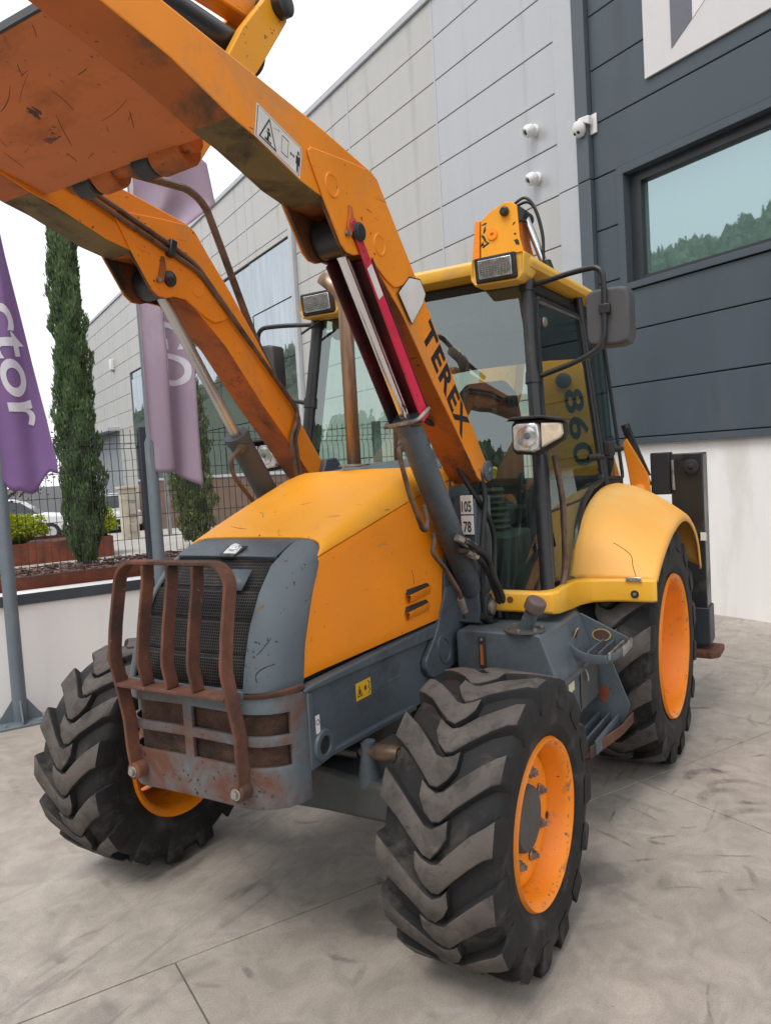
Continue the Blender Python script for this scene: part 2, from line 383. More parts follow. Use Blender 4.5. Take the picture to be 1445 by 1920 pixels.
# ================================================================ light-grey hall
NW = -6.27
hall = empty('warehouse_hall', B(4.42, NW, 0), BROT)
tag(hall, 'tall light grey metal panelled hall receding behind the fence', 'building')
def hb(a0, a1, z0, z1, n0=0., n1=.05): return G().box((a0-4.42, n0, z0), (a1-4.42, n1, z1))
hb(4.3, 46, -.5, 9.25, -.6, -.012).build('backing_wall', M_GAP, hall, smooth=0)
ZS = [-.5, .11, .766, 1.423, 2.08, 2.737, 3.394, 4.051, 4.708, 5.365, 6.022, 6.679, 7.336, 7.993, 8.65, 9.25]
AS = [4.42, 7.06, 9.87, 12.48, 12.68, 15.25, 17.9, 20.5, 23.1, 25.65, 28.1, 30.6, 33.2, 35.8, 38.4, 41, 43.6, 46]
pm = {}
def panel(a0, a1, z0, z1, m, name='wall_panel'):
    g_ = .007; key = (round(a1-a0, 3), round(z1-z0, 3), m.name)
    if key not in pm:
        pm[key] = G().box((.0, -.01, g_), (a1-a0-.002, .045, z1-z0-g_)).mesh('panel', m, 0)
    o = bpy.data.objects.new(name, pm[key]); SC.collection.objects.link(o); o.parent = hall; o.location = (a0-4.42, 0, z0)
    md = o.modifiers.new('bevel', 'BEVEL'); md.width = .006; md.segments = 1
    return o
GL_TOP = {12.68: 7.16, 15.25: 7.16, 17.9: 7.16, 20.5: 7.16, 23.1: 7.16, 25.65: 6.1}
for i in range(len(AS)-1):
    a0, a1 = AS[i], AS[i+1]
    if a0 == 12.48: continue
    for j in range(len(ZS)-1):
        z0, z1 = ZS[j], ZS[j+1]
        if a0 in GL_TOP and z0 < GL_TOP[a0]-.05:
            if z1 <= GL_TOP[a0]+.05: continue
            z0 = GL_TOP[a0]+.03
        if a0 in (30.6, 33.2) and z0 < 4.0: continue
        if a0 > 36 and z1 < .2: continue
        panel(a0, a1, z0, z1, M_LIGHT if a0 < 7 and z0 > 5.3 else M_LIGHT2)
for a in AS[1:-1]:
    if a in (12.48, 12.68): continue
    z0 = 7.2 if a in GL_TOP and a > 12.7 else -.4
    G().box((a-4.42-.025, .0455, z0), (a-4.42+.025, .050, 9.24)).build('joint_strip', M_TRIM, hall, smooth=0, bevel=.003, seg=1)
hb(4.3, 46, 9.25, 9.37, -.6, .09).build('roof_coping', M_TRIM, hall, bevel=.01)
hb(12.5, 12.66, -.4, 9.25, -.02, .14).build('corner_post', M_TRIM, hall, bevel=.006)
# curtain glazing
gz = [1.86, 3.25, 4.55, 5.86, 7.15]
for a0, a1 in ((12.70, 15.25), (15.25, 17.9), (17.9, 20.5), (20.5, 23.1), (23.1, 25.65), (25.65, 28.08)):
    top = 7.15 if a0 < 25 else 6.1
    zz = [z for z in gz if z < top-.1]+[top]
    for z0, z1 in zip(zz[:-1], zz[1:]):
        w = hb(a0+.012, a1-.012, z0+.012, z1-.012, -.005, .02).build('window_pane', M_CGLASS, hall, smooth=0)
        w.rotation_euler = (random.uniform(-.0015, .0015), 0, random.uniform(-.002, .002))
hb(12.70, 28.08, -.45, 1.85, -.01, .05).build('brown_base', M_BROWN, hall, bevel=.006)
hb(12.70, 28.08, 1.85, 1.93, -.01, .08).build('base_ledge', M_TRIM, hall, bevel=.006)
# garage door
g = G(); zt = 4.02; n_ = 56
ring0 = []; 
for i in range(n_+1):
    a = 30.65+5.1*i/n_; ring0.append((a-4.42, .02 if i % 2 else .05))
g.loft([[(x, y, -.5) for x, y in ring0], [(x, y, zt) for x, y in ring0]], closed=False, caps=False).build('garage_door', M_DOOR, hall, smooth=0)
hb(30.5, 36.0, 4.04, 4.2, .0, .55).build('door_canopy', M_TRIM, hall, bevel=.01)
o = hb(30.55, 30.83, 6.6, 7.05, .046, .2).build('wall_lamp', M_WHITE, hall, bevel=.03)
hb(30.62, 30.76, 6.53, 6.6, .06, .16).build('lamp_lens', M_STEEL, o, bevel=.01)

# ================================================================ dark office block on the right
off = empty('office_block', B(3.84, NW, 0), BROT)
tag(off, 'dark blue-grey clad office front over a white plastered base wall', 'building')
def fb(a0, a1, z0, z1, n0=-.02, n1=.03): return G().box((a0-3.84, n0, z0), (a1-3.84, n1, z1))
# the block behind, with an opening for the window
fb(-5, 4.42, -.1, 3.93, -6, -.022).build('core_wall', M_GAP, off, smooth=0)
fb(-5, 4.42, 5.33, 9.3, -6, -.022).build('core_wall', M_GAP, off, smooth=0)
fb(3.42, 4.42, 3.93, 5.33, -6, -.022).build('core_wall', M_GAP, off, smooth=0)
fb(-5, -.4, 3.93, 5.33, -6, -.022).build('core_wall', M_GAP, off, smooth=0)
fb(-5, 4.05, -.1, 1.995, -.03, -.018).build('base_plaster', M_PLAST, off, smooth=0)
fb(-5, 4.05, 1.995, 2.075, -.03, .05).build('base_drip_trim', M_DARK, off, bevel=.004)
fb(4.055, 4.415, -.1, 5.36, -.02, .075).build('corner_trim', M_TRIM, off, bevel=.006)
fb(4.055, 4.415, 5.372, 9.3, -.02, .075).build('corner_trim', M_TRIM, off, bevel=.006)
fb(3.845, 4.05, 2.08, 5.36, -.02, .10).build('dark_pilaster', M_DARK2, off, bevel=.006)
fb(3.845, 4.05, 5.372, 9.3, -.02, .10).build('dark_pilaster', M_DARK2, off, bevel=.006)
def dpanel(a0, a1, z0, z1):
    fb(a0+.007, a1-.007, z0+.007, z1-.007).build('wall_panel', M_DARK, off, smooth=0, bevel=.006, seg=1)
rows = [2.08, 2.737, 3.394, 3.88]
for z0, z1 in zip(rows[:-1], rows[1:]): dpanel(-5, 3.84, z0, z1)
for z0, z1 in ((3.88, 4.051), (4.051, 4.708), (4.708, 5.365)): dpanel(3.47, 3.84, z0, z1); dpanel(-5, -.45, z0, z1)
r2 = [5.365+.657*k for k in range(7)]
for z0, z1 in zip(r2[:-1], r2[1:]): dpanel(-5, 3.84, z0, z1)
# window with deep surround
win = fb(3.36, 3.465, 3.885, 5.36, -.2, .06)
win.box((-.445-3.84, -.2, 5.27), (3.36-3.84, .06, 5.36)); win.box((-.445-3.84, -.2, 3.885), (3.36-3.84, .06, 3.96)); win.box((-.445-3.84, -.2, 3.96), (-.35-3.84, .06, 5.27))
win = win.build('window', M_DARK, off, bevel=.005)
fr = G()
for a0, a1, z0, z1 in ((3.20, 3.355, 3.965, 5.265), (-.345, -.22, 3.965, 5.265), (-.22, 3.20, 5.15, 5.265), (-.22, 3.20, 3.965, 4.03), (1.16, 1.24, 4.03, 5.15)):
    fr.box((a0-3.84, -.19, z0), (a1-3.84, -.06, z1))
fr.build('frame', M_FRAME, win, bevel=.006)
for a0, a1 in ((1.24, 3.20), (-.22, 1.16)):
    fb(a0, a1, 4.03, 5.15, -.15, -.13).build('pane', M_WGLASS, win, smooth=0)
# big sign with cut letter strokes, its top beyond the frame
sg = empty('wall_sign', B(2.98, NW+.035, 6.21), BROT)
tag(sg, 'large white wall sign with a slate grey stroke on the dark cladding', 'sign')
def sp(poly, d0, d1): return G().prism([(a-2.98, z-6.21) for a, z in poly], d0, d1, 'y')
sp([(2.98, 6.21), (-2.2, 6.21), (-2.2, 8.9), (2.98, 8.9)], 0, .03).build('board', M_SIGNW2, sg, bevel=.003)
sp([(2.60, 6.37), (2.326, 6.553), (2.31, 8.8), (2.61, 8.8)], .031, .036).build('dark_stroke', M_SIGND, sg, smooth=0)
sp([(2.318, 6.556), (-.4, 8.53), (-.4, 8.8), (2.30, 8.8)], .031, .036).build('white_stroke', M_SIGNW, sg, smooth=0)

# security cameras
def dome_cam(name, a, z, label):
    e = empty(name, B(a, NW+.046, z), BROT); tag(e, label, 'camera', 'white cameras on the facade')
    G().lathe([(0, .0), (0, .085), (.03, .085), (.035, .07), (.055, .07)], axis=(0, 1, 0), seg=24).build('mount', M_WHITE, e)
    d = Vector((.25, .8, -.45)).normalized()
    G().lathe([(-.08, .05), (-.05, .078), (0, .086), (.04, .08), (.068, .062), (.07, .045), (.055, .04)], c=(0, .11, -.015), axis=d, seg=24).build('housing', M_WHITE, e)
    G().lathe([(0, .0), (0, .04), (.012, .028), (.02, .0)], c=Vector((0, .11, -.015))+d*.05, axis=d, seg=16).build('lens', M_BLACK, e)
dome_cam('security_camera', 4.84, 6.35, 'upper of two white ball cameras on the light grey panels')
dome_cam('security_camera', 4.83, 5.71, 'lower of two white ball cameras on the light grey panels')
e = empty('security_camera', B(3.83, NW+.1, 6.03), BROT); tag(e, 'white dome camera on an arm bracket at the dark corner pilaster', 'camera', 'white cameras on the facade')
G().box((-.085, -.07, -.12), (.065, -.045, .12)).build('wall_plate', M_WHITE, e, bevel=.008)
G().prism([(-.045, .09), (.10, .11), (.14, .10), (.14, .06), (.09, .055), (-.045, -.02)], -.02, .05, 'y').build('bracket', M_WHITE, e, bevel=.012)
G().lathe([(.09, .0), (.09, .06), (.03, .088), (-.02, .085), (-.05, .075), (-.09, .045), (-.1, 0)], c=(.12, .03, -.02), axis=(0, .15, 1), seg=24).build('housing', M_WHITE, e)
for s in (-1, 1): G().lathe([(0, .0), (0, .022), (.012, .018), (.016, 0)], c=(.12+s*.028, .085, -.075), axis=(0, .75, -.6), seg=12).build('lens', M_BLACK, e)

# ================================================================ planting strip
ed = empty('corten_edging', B(4.22, 0, 1.0), BROT); tag(ed, 'low rusty steel edging strip just behind the mesh fence', 'edging')
G().box((0, -4, 0), (.012, 9, .14)).build('edge_plate', M_CORTEN, ed, bevel=.002)
g = G(); 
g.grid(lambda u, v: B(4.235+1.4*u, -4+13*v, 1.10+.025*math.sin(u*9+v*31)+.02*math.sin(v*77+u*5)-.05*u), 14, 120)
tag(g.build('mulch_bed', M_MULCH, None), 'strip of brown bark mulch around the tall cypress', 'mulch', kind='stuff')
g = G()
for _ in range(5200):
    a = 4.24+1.38*random.random(); n = random.uniform(-2.2, 2.2); s_ = random.uniform(.008, .022)
    M_ = Matrix.Rotation(random.random()*6.28, 3, 'Z') @ Matrix.Rotation(random.uniform(-.7, .7), 3, 'X')
    c = B(a, n, 1.12-.04*(a-4.24)/1.4+random.uniform(-.005, .02))
    g.add([c+M_ @ Vector(p) for p in ((-s_*1.6, -s_*.5, 0), (s_*1.6, -s_*.4, 0), (s_*1.3, s_*.5, .006), (-s_*1.2, s_*.6, .004))], [(0, 1, 2, 3)])
tag(g.build('bark_chips', M_CHIP, None, smooth=0), 'loose bark chips scattered over the mulch strip', 'bark chips', kind='stuff')
pl = empty('corten_planter', B(7.0, -.72, .98), BROT); tag(pl, 'rusty steel planter box with yellow-green bushes behind the cypress', 'planter')
for a0, a1, n0, n1 in ((0, .012, 0, 4.6), (1.2, 1.212, 0, 4.6), (.012, 1.2, 0, .012), (.012, 1.2, 4.588, 4.6)):
    G().box((a0, n0, -.01), (a1, n1, .26)).build('side_plate', M_CORTEN, pl, bevel=.002)
G().box((.013, .013, .1), (1.199, 4.587, .22)).build('soil', M_MULCH, pl)

# ---------------------------------------------------------------- foliage
def leaf_mat(name, c1, c2, tr=.25):
    m = bpy.data.materials.new(name); m.use_nodes = True; t = NT(m); b = t.n['Principled BSDF']
    geo = t.node('ShaderNodeNewGeometry'); tc = t.node('ShaderNodeTexCoord')
    f = t.math('ADD', t.math('MULTIPLY', geo.outputs['Random Per Island'], .6), t.math('MULTIPLY', t.noise(tc.outputs['Object'], 2.2, 3), .5))
    t.l.new(t.ramp(f, .2, .85, c4(c1), c4(c2)), b.inputs['Base Color'])
    b.inputs['Roughness'].default_value = .6; b.inputs['Specular IOR Level'].default_value = .25
    tl = t.node('ShaderNodeBsdfTranslucent'); tl.inputs['Color'].default_value = c4(c2)
    mx = t.node('ShaderNodeMixShader'); mx.inputs[0].default_value = tr
    t.l.new(b.outputs[0], mx.inputs[1]); t.l.new(tl.outputs[0], mx.inputs[2]); t.l.new(mx.outputs[0], t.n['Material Output'].inputs['Surface'])
    return m
M_CYP = leaf_mat('cypress_leaf', (.05, .095, .045), (.21, .30, .14), .3)
M_CYP2 = leaf_mat('cypress_leaf_olive', (.05, .075, .03), (.22, .26, .11), .25)
M_LIME = leaf_mat('lime_leaf', (.16, .24, .015), (.52, .55, .03), .3)
M_PURP = leaf_mat('purple_leaf', (.035, .018, .02), (.10, .045, .05), .15)
M_BARK = mat('bark', (.09, .065, .05), .9, var=.3, vscale=12, bump=.5)
M_TRUNK = mat('smooth_bark', (.22, .16, .12), .85, var=.25, vscale=9, bump=.3)
M_CORE = mat('shaded_core', (.03, .042, .02), .95, var=.3)

def cypress(name, a, n, z0, z1, rfun, mat_, label, N, seed, size, loose):
    rng = np.random.default_rng(seed)
    e = empty(name, B(a, n, z0), BROT); tag(e, label, 'cypress tree', 'cypresses behind the fence')
    H = z1-z0
    t_ = G()
    for k in range(5):
        ang = k*1.3; t_.tube([(.02*math.cos(ang), .02*math.sin(ang), 0), (.05*math.cos(ang), .05*math.sin(ang), .25), (.03*math.cos(ang), .03*math.sin(ang), H*.8)], [.022, .018, .006], 6)
    t_.build('trunk', M_BARK, e)
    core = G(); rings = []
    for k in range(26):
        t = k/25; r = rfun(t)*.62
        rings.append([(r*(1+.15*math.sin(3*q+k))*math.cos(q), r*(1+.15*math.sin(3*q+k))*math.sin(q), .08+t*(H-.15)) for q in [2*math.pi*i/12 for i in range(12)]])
    core.loft(rings); core.build('inner_core', M_CORE, e)  # solid core against see-through, its dark colour painting the crown's inner shade
    # flat sprays of scale leaves: every spray is a fan of narrow upward blades
    t = rng.random(N)**.95; q = rng.random(N)*2*np.pi
    lump = .82+.16*np.sin(q*3+t*21+seed)+.12*np.sin(q*5-t*47)+.10*np.sin(t*90+q*2)
    rad = np.array([rfun(x) for x in t])*lump*(1-.38*rng.random(N)**2)*np.where(rng.random(N) < .03, 1.12, 1.0)
    vs = []; fs = []
    for i in range(N):
        c = np.array([rad[i]*np.cos(q[i]), rad[i]*np.sin(q[i]), .05+t[i]*(H-.1)])
        out = np.array([np.cos(q[i]), np.sin(q[i]), 0]); s = np.array([-np.sin(q[i]), np.cos(q[i]), 0])
        upd = np.array([0, 0, 1.])+out*rng.normal(.22, loose)+s*rng.normal(0, loose); upd /= np.linalg.norm(upd)
        side = np.cross(upd, out+s*rng.normal(0, .8)); side /= np.linalg.norm(side)
        L = size*rng.uniform(.6, 1.5); W = size*rng.uniform(.13, .24)
        k = len(vs)
        vs += [c-side*W*.5, c+side*W*.5, c+side*W*.85+upd*L*.45, c+upd*L, c-side*W*.85+upd*L*.45]
        fs.append((k, k+1, k+2, k+3, k+4))
    g = G(); g.add([tuple(v) for v in vs], fs); g.build('crown', mat_, e, smooth=0)
    return e
cypress('cypress_tree', 5.05, -.05, 1.08, 5.5, lambda t: interp(t, [0, .03, .10, .22, .45, .7, .9, 1], [.085, .155, .212, .23, .188, .15, .12, .03]), M_CYP,
        'tall slim dark green cypress rising from the bark mulch', 46000, 3, .044, .15)
cypress('cypress_tree', 7.3, -1.88, .98, 5.0, lambda t: interp(t, [0, .05, .15, .35, .58, .8, 1], [.16, .26, .32, .29, .20, .12, .02]), M_CYP2,
        'shorter olive green cypress behind the hanging lilac flag', 24000, 5, .048, .34)

def bush(name, a, n, z, rx, ry, rz, label, N, seed):
    rng = np.random.default_rng(seed); e = empty(name, B(a, n, z), BROT); tag(e, label, 'bush', 'yellow-green bushes in the planter')
    st = G()
    for k in range(7):
        q = k*.9; st.tube([(0, 0, 0), (rx*.3*math.cos(q), ry*.3*math.sin(q), rz*.5), (rx*.6*math.cos(q), ry*.6*math.sin(q), rz*1.1)], [.012, .008, .004], 5)
    st.build('stem', M_BARK, e)
    g = G(); vs = []; fs = []
    for i in range(N):
        d = rng.normal(size=3); d /= np.linalg.norm(d); d[2] = abs(d[2])*1.2-.25
        rr = (.72+.33*rng.random())*(1+.13*np.sin(d[0]*7+seed)+.12*np.sin(d[1]*8))
        c = np.array([d[0]*rx*rr, d[1]*ry*rr, rz*(.75+d[2]*rr)]); u = d*.8+rng.normal(size=3)*.5; u /= np.linalg.norm(u)
        s = np.cross(u, rng.normal(size=3)); s /= np.linalg.norm(s); L = rng.uniform(.02, .045); W = L*.42; k = len(vs)
        vs += [c, c+u*L*.5+s*W, c+u*L, c+u*L*.5-s*W]; fs.append((k, k+1, k+2, k+3))
    g.add([tuple(v) for v in vs], fs); g.build('foliage', M_LIME, e, smooth=0)
    core = G(); core.lathe([(-.05, .02), (rz*.3, rx*.62), (rz*.8, rx*.7), (rz*1.25, rx*.45), (rz*1.4, .01)], seg=14, axis=(0, 0, 1)); co = core.build('inner_core', mat('bush_core', (.10, .13, .015), .9), e); co.scale = (1, ry/rx, 1)
bush('garden_bush', 7.40, -.60, 1.2, .22, .26, .22, 'small round yellow-green bush right of the tall cypress', 2600, 1)
bush('garden_bush', 7.5, .42, 1.2, .26, .46, .22, 'wide yellow-green bush left of the tall cypress', 4600, 2)
# small purple-leaved tree behind the left flag
e = empty('purple_tree', B(8.0, .66, 1.2), BROT); tag(e, 'small purple-leaved tree with bare twigs behind the left flag', 'tree')
tr_ = G(); tr_.tube([(0, 0, -.2), (.02, 0, .25), (.0, -.05, .5)], [.055, .05, .04], 8)
tips = []; rng = random.Random(4)
for k in range(13):
    q = k*.9+rng.random(); L = rng.uniform(.5, 1.05); p0 = Vector((0, -.03, rng.uniform(.3, .55)))
    p1 = p0+Vector((math.cos(q)*.3*L, math.sin(q)*.45*L-.1, .45*L)); p2 = p1+Vector((math.cos(q)*.2, math.sin(q)*.4-.1, .45*L)); tr_.tube([p0, p1, p2], [.022, .013, .005], 6)
    tips += [p1, p2, (p1+p2)/2, p2+Vector((0, .05, -.1)), p1*.4+p2*.6]
tr_.build('trunk', M_TRUNK, e)
vs = []; fs = []; rg = np.random.default_rng(9)
for i in range(2600):
    c = np.array(tips[rg.integers(len(tips))])+rg.normal(size=3)*np.array([.10, .10, .09]); u = rg.normal(size=3); u /= np.linalg.norm(u); s = np.cross(u, rg.normal(size=3)); s /= np.linalg.norm(s)
    L = rg.uniform(.025, .055); k = len(vs); vs += [c, c+u*L*.5+s*L*.3, c+u*L, c+u*L*.5-s*L*.3]; fs.append((k, k+1, k+2, k+3))
g = G(); g.add([tuple(v) for v in vs], fs); g.build('crown', M_PURP, e, smooth=0)

# ---------------------------------------------------------------- things standing on the terrace
M_CREAM = mat('cream_render', (.58, .52, .42), .8, var=.12, dirt=(.3, .25, .2), damt=.3, dscale=5)
e = empty('meter_column', B(10.4, -1.72, terr_z(10.4)), BROT); tag(e, 'cream utility meter column with small boxes in front of the hall', 'utility column')
G().box((-.12, -.13, 0), (.12, .13, .86)).build('column', M_CREAM, e, bevel=.01)
G().box((-.15, -.17, .86), (.15, .17, .9)).build('cap', M_CREAM, e, bevel=.006)
for z, h in ((.12, .14), (.42, .18), (.66, .13)): G().box((-.16, -.09, z), (-.121, .05, z+h)).build('meter_box', mat('meter_grey', (.42, .38, .32), .6, var=.2), e, bevel=.006)
e = empty('sign_post', B(9.7, -2.2, terr_z(9.7)), BROT); tag(e, 'thin grey post standing beside the flagpole behind the fence', 'post')
G().cyl((0, 0, 0), (0, 0, 1.36), .033).build('pole', M_STEEL, e); G().box((-.1, -.1, 0), (.1, .1, .02)).build('base_plate', M_STEEL, e); G().lathe([(1.36, .045), (1.39, .045), (1.40, 0)], axis=(0, 0, 1), seg=14).build('cap', M_STEEL, e)

M_CARW = mat('car_white', (.75, .76, .77), .25, var=.02, coat=.6); M_CARG = mat('car_glass', (.02, .03, .035), .05, var=.05, spec=.8); M_TYR = mat('car_tyre', (.02, .02, .02), .8); M_LAMP = mat('car_lamp', (.6, .62, .65), .15, metal=.4)
def car(a, n, rz, label):
    e = empty('parked_car', B(a, n, terr_z(a)), rz); tag(e, label, 'car', 'white cars parked beyond the fence')
    prof = [(-2.0, .35), (-2.05, .62), (-1.95, .9), (-1.2, .98), (-.75, 1.02), (1.55, 1.04), (1.95, .98), (2.05, .7), (2.02, .35)]
    G().prism(prof, -.86, .86, 'y').build('body', M_CARW, e, bevel=.09, seg=3)
    top = [(-.95, .98), (-.3, 1.46), (.2, 1.54), (1.2, 1.52), (1.8, 1.04)]
    g = G(); g.loft([[(x, y0*(1 if z < 1.1 else .84), z) for x, z in top] for y0 in (-.78, .78)]); g.build('greenhouse', M_CARG, e, bevel=.05)
    G().prism([(-.25, 1.44), (.25, 1.525), (1.15, 1.505), (1.1, 1.56), (.2, 1.58), (-.28, 1.49)], -.66, .66, 'y').build('roof', M_CARW, e, bevel=.03)
    for x in (-1.3, 1.3):
        for y in (-.8, .8):
            w = G().lathe([(-.11, .2), (-.11, .3), (-.08, .33), (.08, .33), (.11, .3), (.11, .2)], c=(x, y, .33), seg=24).build('wheel', M_TYR, e)
            G().lathe([(-.115, 0), (-.115, .2), (.115, .2), (.115, 0)], c=(x, y, .33), seg=16).build('hub', M_LAMP, w)
    for y in (-.6, .6):
        G().box((-2.04, y-.2, .68), (-1.93, y+.2, .86)).build('headlight', M_LAMP, e, bevel=.03)
    G().box((-2.075, -.45, .42), (-2.0, .45, .62)).build('radiator_grille', M_BLACK, e, bevel=.02)
car(28.5, -5.05, BROT, 'white car parked behind the cream meter column')
car(28.5, -1.75, BROT+1.3, 'white car seen behind the left bush and twigs')

# ================================================================ flags
M_FLAG = mat('purple_cloth', (.20, .115, .275), .55, var=.06, vscale=3, spec=.3)
M_LILAC = mat('faded_lilac_cloth', (.33, .25, .325), .6, var=.10, vscale=2.2, dirt=(.46, .37, .45), damt=.45, dscale=1.6, spec=.3, stretch=(1, 1, .35))
M_FTXT = mat('flag_print_white', (.62, .60, .66), .6, var=.05)
M_HEM = mat('flag_hem', (.62, .55, .60), .6)
def flagpole(n, label, thin_from):
    e = empty('flag_pole', B(3.74, n, 0), BROT); tag(e, label, 'flag pole', 'flag poles along the low wall')
    G().tube([(0, 0, .02), (0, 0, thin_from), (0, 0, thin_from+.05), (0, 0, 6.4)], [.056, .05, .03, .018], 18).build('pole', M_POLE, e)
    G().box((-.17, -.17, 0), (.17, .17, .02)).build('base_plate', M_POLE, e, bevel=.003)
    for k in range(4):
        q = k*math.pi/2+math.pi/4*0; c, s = math.cos(q), math.sin(q); g = G(); w = .006
        P = [(.045, .02), (.16, .02), (.16, .045), (.045, .21)]
        g.add([(c*r-s*y, s*r+c*y, z) for y in (-w, w) for r, z in P], [(0, 1, 2, 3), (7, 6, 5, 4), (0, 4, 5, 1), (1, 5, 6, 2), (2, 6, 7, 3), (3, 7, 4, 0)]); g.build('gusset', M_POLE, e, smooth=0)
    for k in range(4):
        sx, sy = (-1, 1)[k % 2], (-1, 1)[k//2]; G().cyl((sx*.13, sy*.13, .02), (sx*.13, sy*.13, .04), .013, 6).build('anchor_bolt', M_STEEL, e)
    return e
flagpole(.80, 'grey steel flag pole with gusseted base plate at the far left', 2.25)
flagpole(-.42, 'grey steel flag pole standing beside the dark fence post', 2.25)

def cloth(name, label, n0, fn, nu, nv, m, text, tspec, hem, edge=False):
    e = empty(name, B(3.74, n0, 0), BROT); tag(e, label, 'flag', 'flags on the poles')
    g = G(); g.grid(fn, nu, nv); g.build('cloth', m, e, smooth=80, solid=.002)
    if hem: h = G(); h.grid(lambda u, v: Vector(fn(u*.06, v))+Vector((-.004, 0, 0)), 2, nv); h.build('hem', M_HEM, e, smooth=80)
    # printed word: glyphs cut fine enough to follow the folds
    vs, fs = text_geo(text, 1.0, .015, 0, 0, 1.0)
    bm = bmesh.new(); bv = [bm.verts.new(v) for v in vs]
    for f in fs:
        try: bm.faces.new([bv[i] for i in f])
        except ValueError: pass
    bmesh.ops.triangulate(bm, faces=bm.faces)
    for _ in range(3): bmesh.ops.subdivide_edges(bm, edges=[x for x in bm.edges if x.calc_length() > .07], cuts=1, use_grid_fill=False); bmesh.ops.triangulate(bm, faces=bm.faces)
    xs = [v.co.x for v in bm.verts]; ys = [v.co.y for v in bm.verts]; cx, cy = (max(xs)+min(xs))/2, (max(ys)+min(ys))/2; sx = max(xs)-min(xs); sy = max(ys)-min(ys)
    (u0, u1, v0, v1) = tspec
    idx = {v: i for i, v in enumerate(bm.verts)}
    def mp(v):
        tx = (v.co.x-cx)/sx+.5; ty = (v.co.y-cy)/sy+.5
        vv = v0+(v1-v0)*tx
        if edge:
            e0, e1 = Vector(fn(.4, vv)), Vector(fn(1, vv)); wd = max(.05, abs(e1.y-e0.y)/.6); uu = 1-(u0+(u1-u0)*(1-ty))/wd
            return Vector(fn(max(.0, uu), vv))+Vector((-.006, 0, 0))
        return Vector(fn(u0+(u1-u0)*ty, vv))+Vector((-.006, 0, .0))
    g = G(); g.add([mp(v) for v in bm.verts], [tuple(idx[v] for v in f.verts) for f in bm.faces]); bm.free()
    g.build('printed_word', M_FTXT, e, smooth=80)
def flag1(u, v):
    z = 4.7-2.72*v; w = interp(z, [1.9, 2.12, 2.45, 2.93, 3.43, 3.77, 4.7], [.41, .405, .365, .285, .21, .16, .05])
    y = -w*u*(1-.03*math.sin(v*9)); f = u**.7
    x = -.045+f*(.05*math.sin(u*7+v*3.0)+.03*math.sin(v*8+u*3))-.05*u
    zz = z - .17*math.sin(math.pi*min(1, u*1.15))*v**6*.8 - .02*math.sin(u*14)*v**8 + .06*u*v**4
    return (x, y-.02, zz)
cloth('purple_flag', 'purple flag printed with large white letters at the left edge', .80, flag1, 40, 70, M_FLAG, 'ctor', (.03, .255, .48, .84), False, True)
def flag2(u, v):
    z = 4.93-2.88*v
    w = interp(z, [1.8, 2.0, 3.0, 3.7, 4.15, 4.45, 4.93], [.45, .45, .44, .36, .42, .76, .70])
    lean = .0
    y = -w*(u-.06*math.sin(u*6.28*2)*min(1, v*2))
    amp = .10*min(1, .25+v)
    x = -.05+u**.8*amp*math.sin(u*11+v*1.5)+.03*u*math.sin(v*9)
    zz = z-.20*u*v**3+(.18*u-.34*u*u)*(1-v)**6*1.2-.03*math.sin(u*9)*v**6
    return (x, y+.02, zz)
cloth('lilac_flag', 'faded lilac flag with white letters hanging in folds by the far loader arm', -.42, flag2, 56, 80, M_LILAC, 'ERGO', (.40, .86, .42, .74), True)

# ================================================================ wooded hill across the valley (seen mirrored in the glass)
hillm = mat('hill_ground', (.07, .10, .055), .95, var=.3)
def hill_z(a, n):
    b = float(np.interp(n, [110, 160, 210, 250, 275, 330, 520], [-.3, 20, 45, 66, 74, 78, 82]))
    return b*(1+.07*math.sin(a*.021+.6)+.05*math.sin(a*.057+1))*float(np.interp(a, [-250, -60, 60, 165, 230, 300, 600, 1100], [.8, 1.0, 1.12, 1.30, 1.08, 1.08, 1.30, 1.25]))
g = G(); g.loft([[B(a, n, hill_z(a, n)-.3) for a in range(-250, 1101, 30)] for n in (110, 135, 160, 185, 210, 230, 250, 275, 330, 520)], closed=False, caps=False)
tag(g.build('hill', hillm, None), kind='structure')
M_WOOD = leaf_mat('wood_leaf_hazy', (.09, .13, .08), (.20, .26, .15), .1)  # greens lightened so the leaves carry distant haze in their colour
rg = np.random.default_rng(21); vs = []; fs = []
def wood_tree(a, n, h, con):
    base = np.array(B(a, n, hill_z(a, n)-.8)); nr = 6; k0 = len(vs)
    for zz_, rr_ in (((.08, .13), (.35, .16), (.65, .10), (.98, .01)) if con else ((.08, .12), (.35, .24), (.7, .22), (.96, .08))):
        for kk in range(nr): q = kk*6.283/nr+rg.uniform(-.4, .4); r_ = h*rr_*rg.uniform(.75, 1.2); vs.append(base+np.array([r_*np.cos(q), r_*np.sin(q), h*zz_*rg.uniform(.95, 1.04)]))
    for l_ in range(3):
        for kk in range(nr): fs.append((k0+l_*nr+kk, k0+l_*nr+(kk+1) % nr, k0+(l_+1)*nr+(kk+1) % nr, k0+(l_+1)*nr+kk))
    for k in range(26):
        t = rg.random(); q = rg.random()*6.283; rr = h*(.17*(1-t)+.01 if con else .25*math.sqrt(max(.03, 1-(2*t-1.0)**2)))*rg.uniform(.7, 1.15)
        c = base+np.array([rr*np.cos(q), rr*np.sin(q), h*(.12+.9*t)]); u = rg.normal(size=3); u /= np.linalg.norm(u); s = np.cross(u, rg.normal(size=3)); s /= np.linalg.norm(s); L = h*rg.uniform(.05, .12); i0 = len(vs)
        vs.extend([c-u*L*.5, c+s*L*.4, c+u*L*.5, c-s*L*.4]); fs.append((i0, i0+1, i0+2, i0+3))
for i in range(1500): wood_tree(rg.uniform(-110, 330), rg.uniform(195, 282), rg.uniform(6, 12), rg.random() < .5)
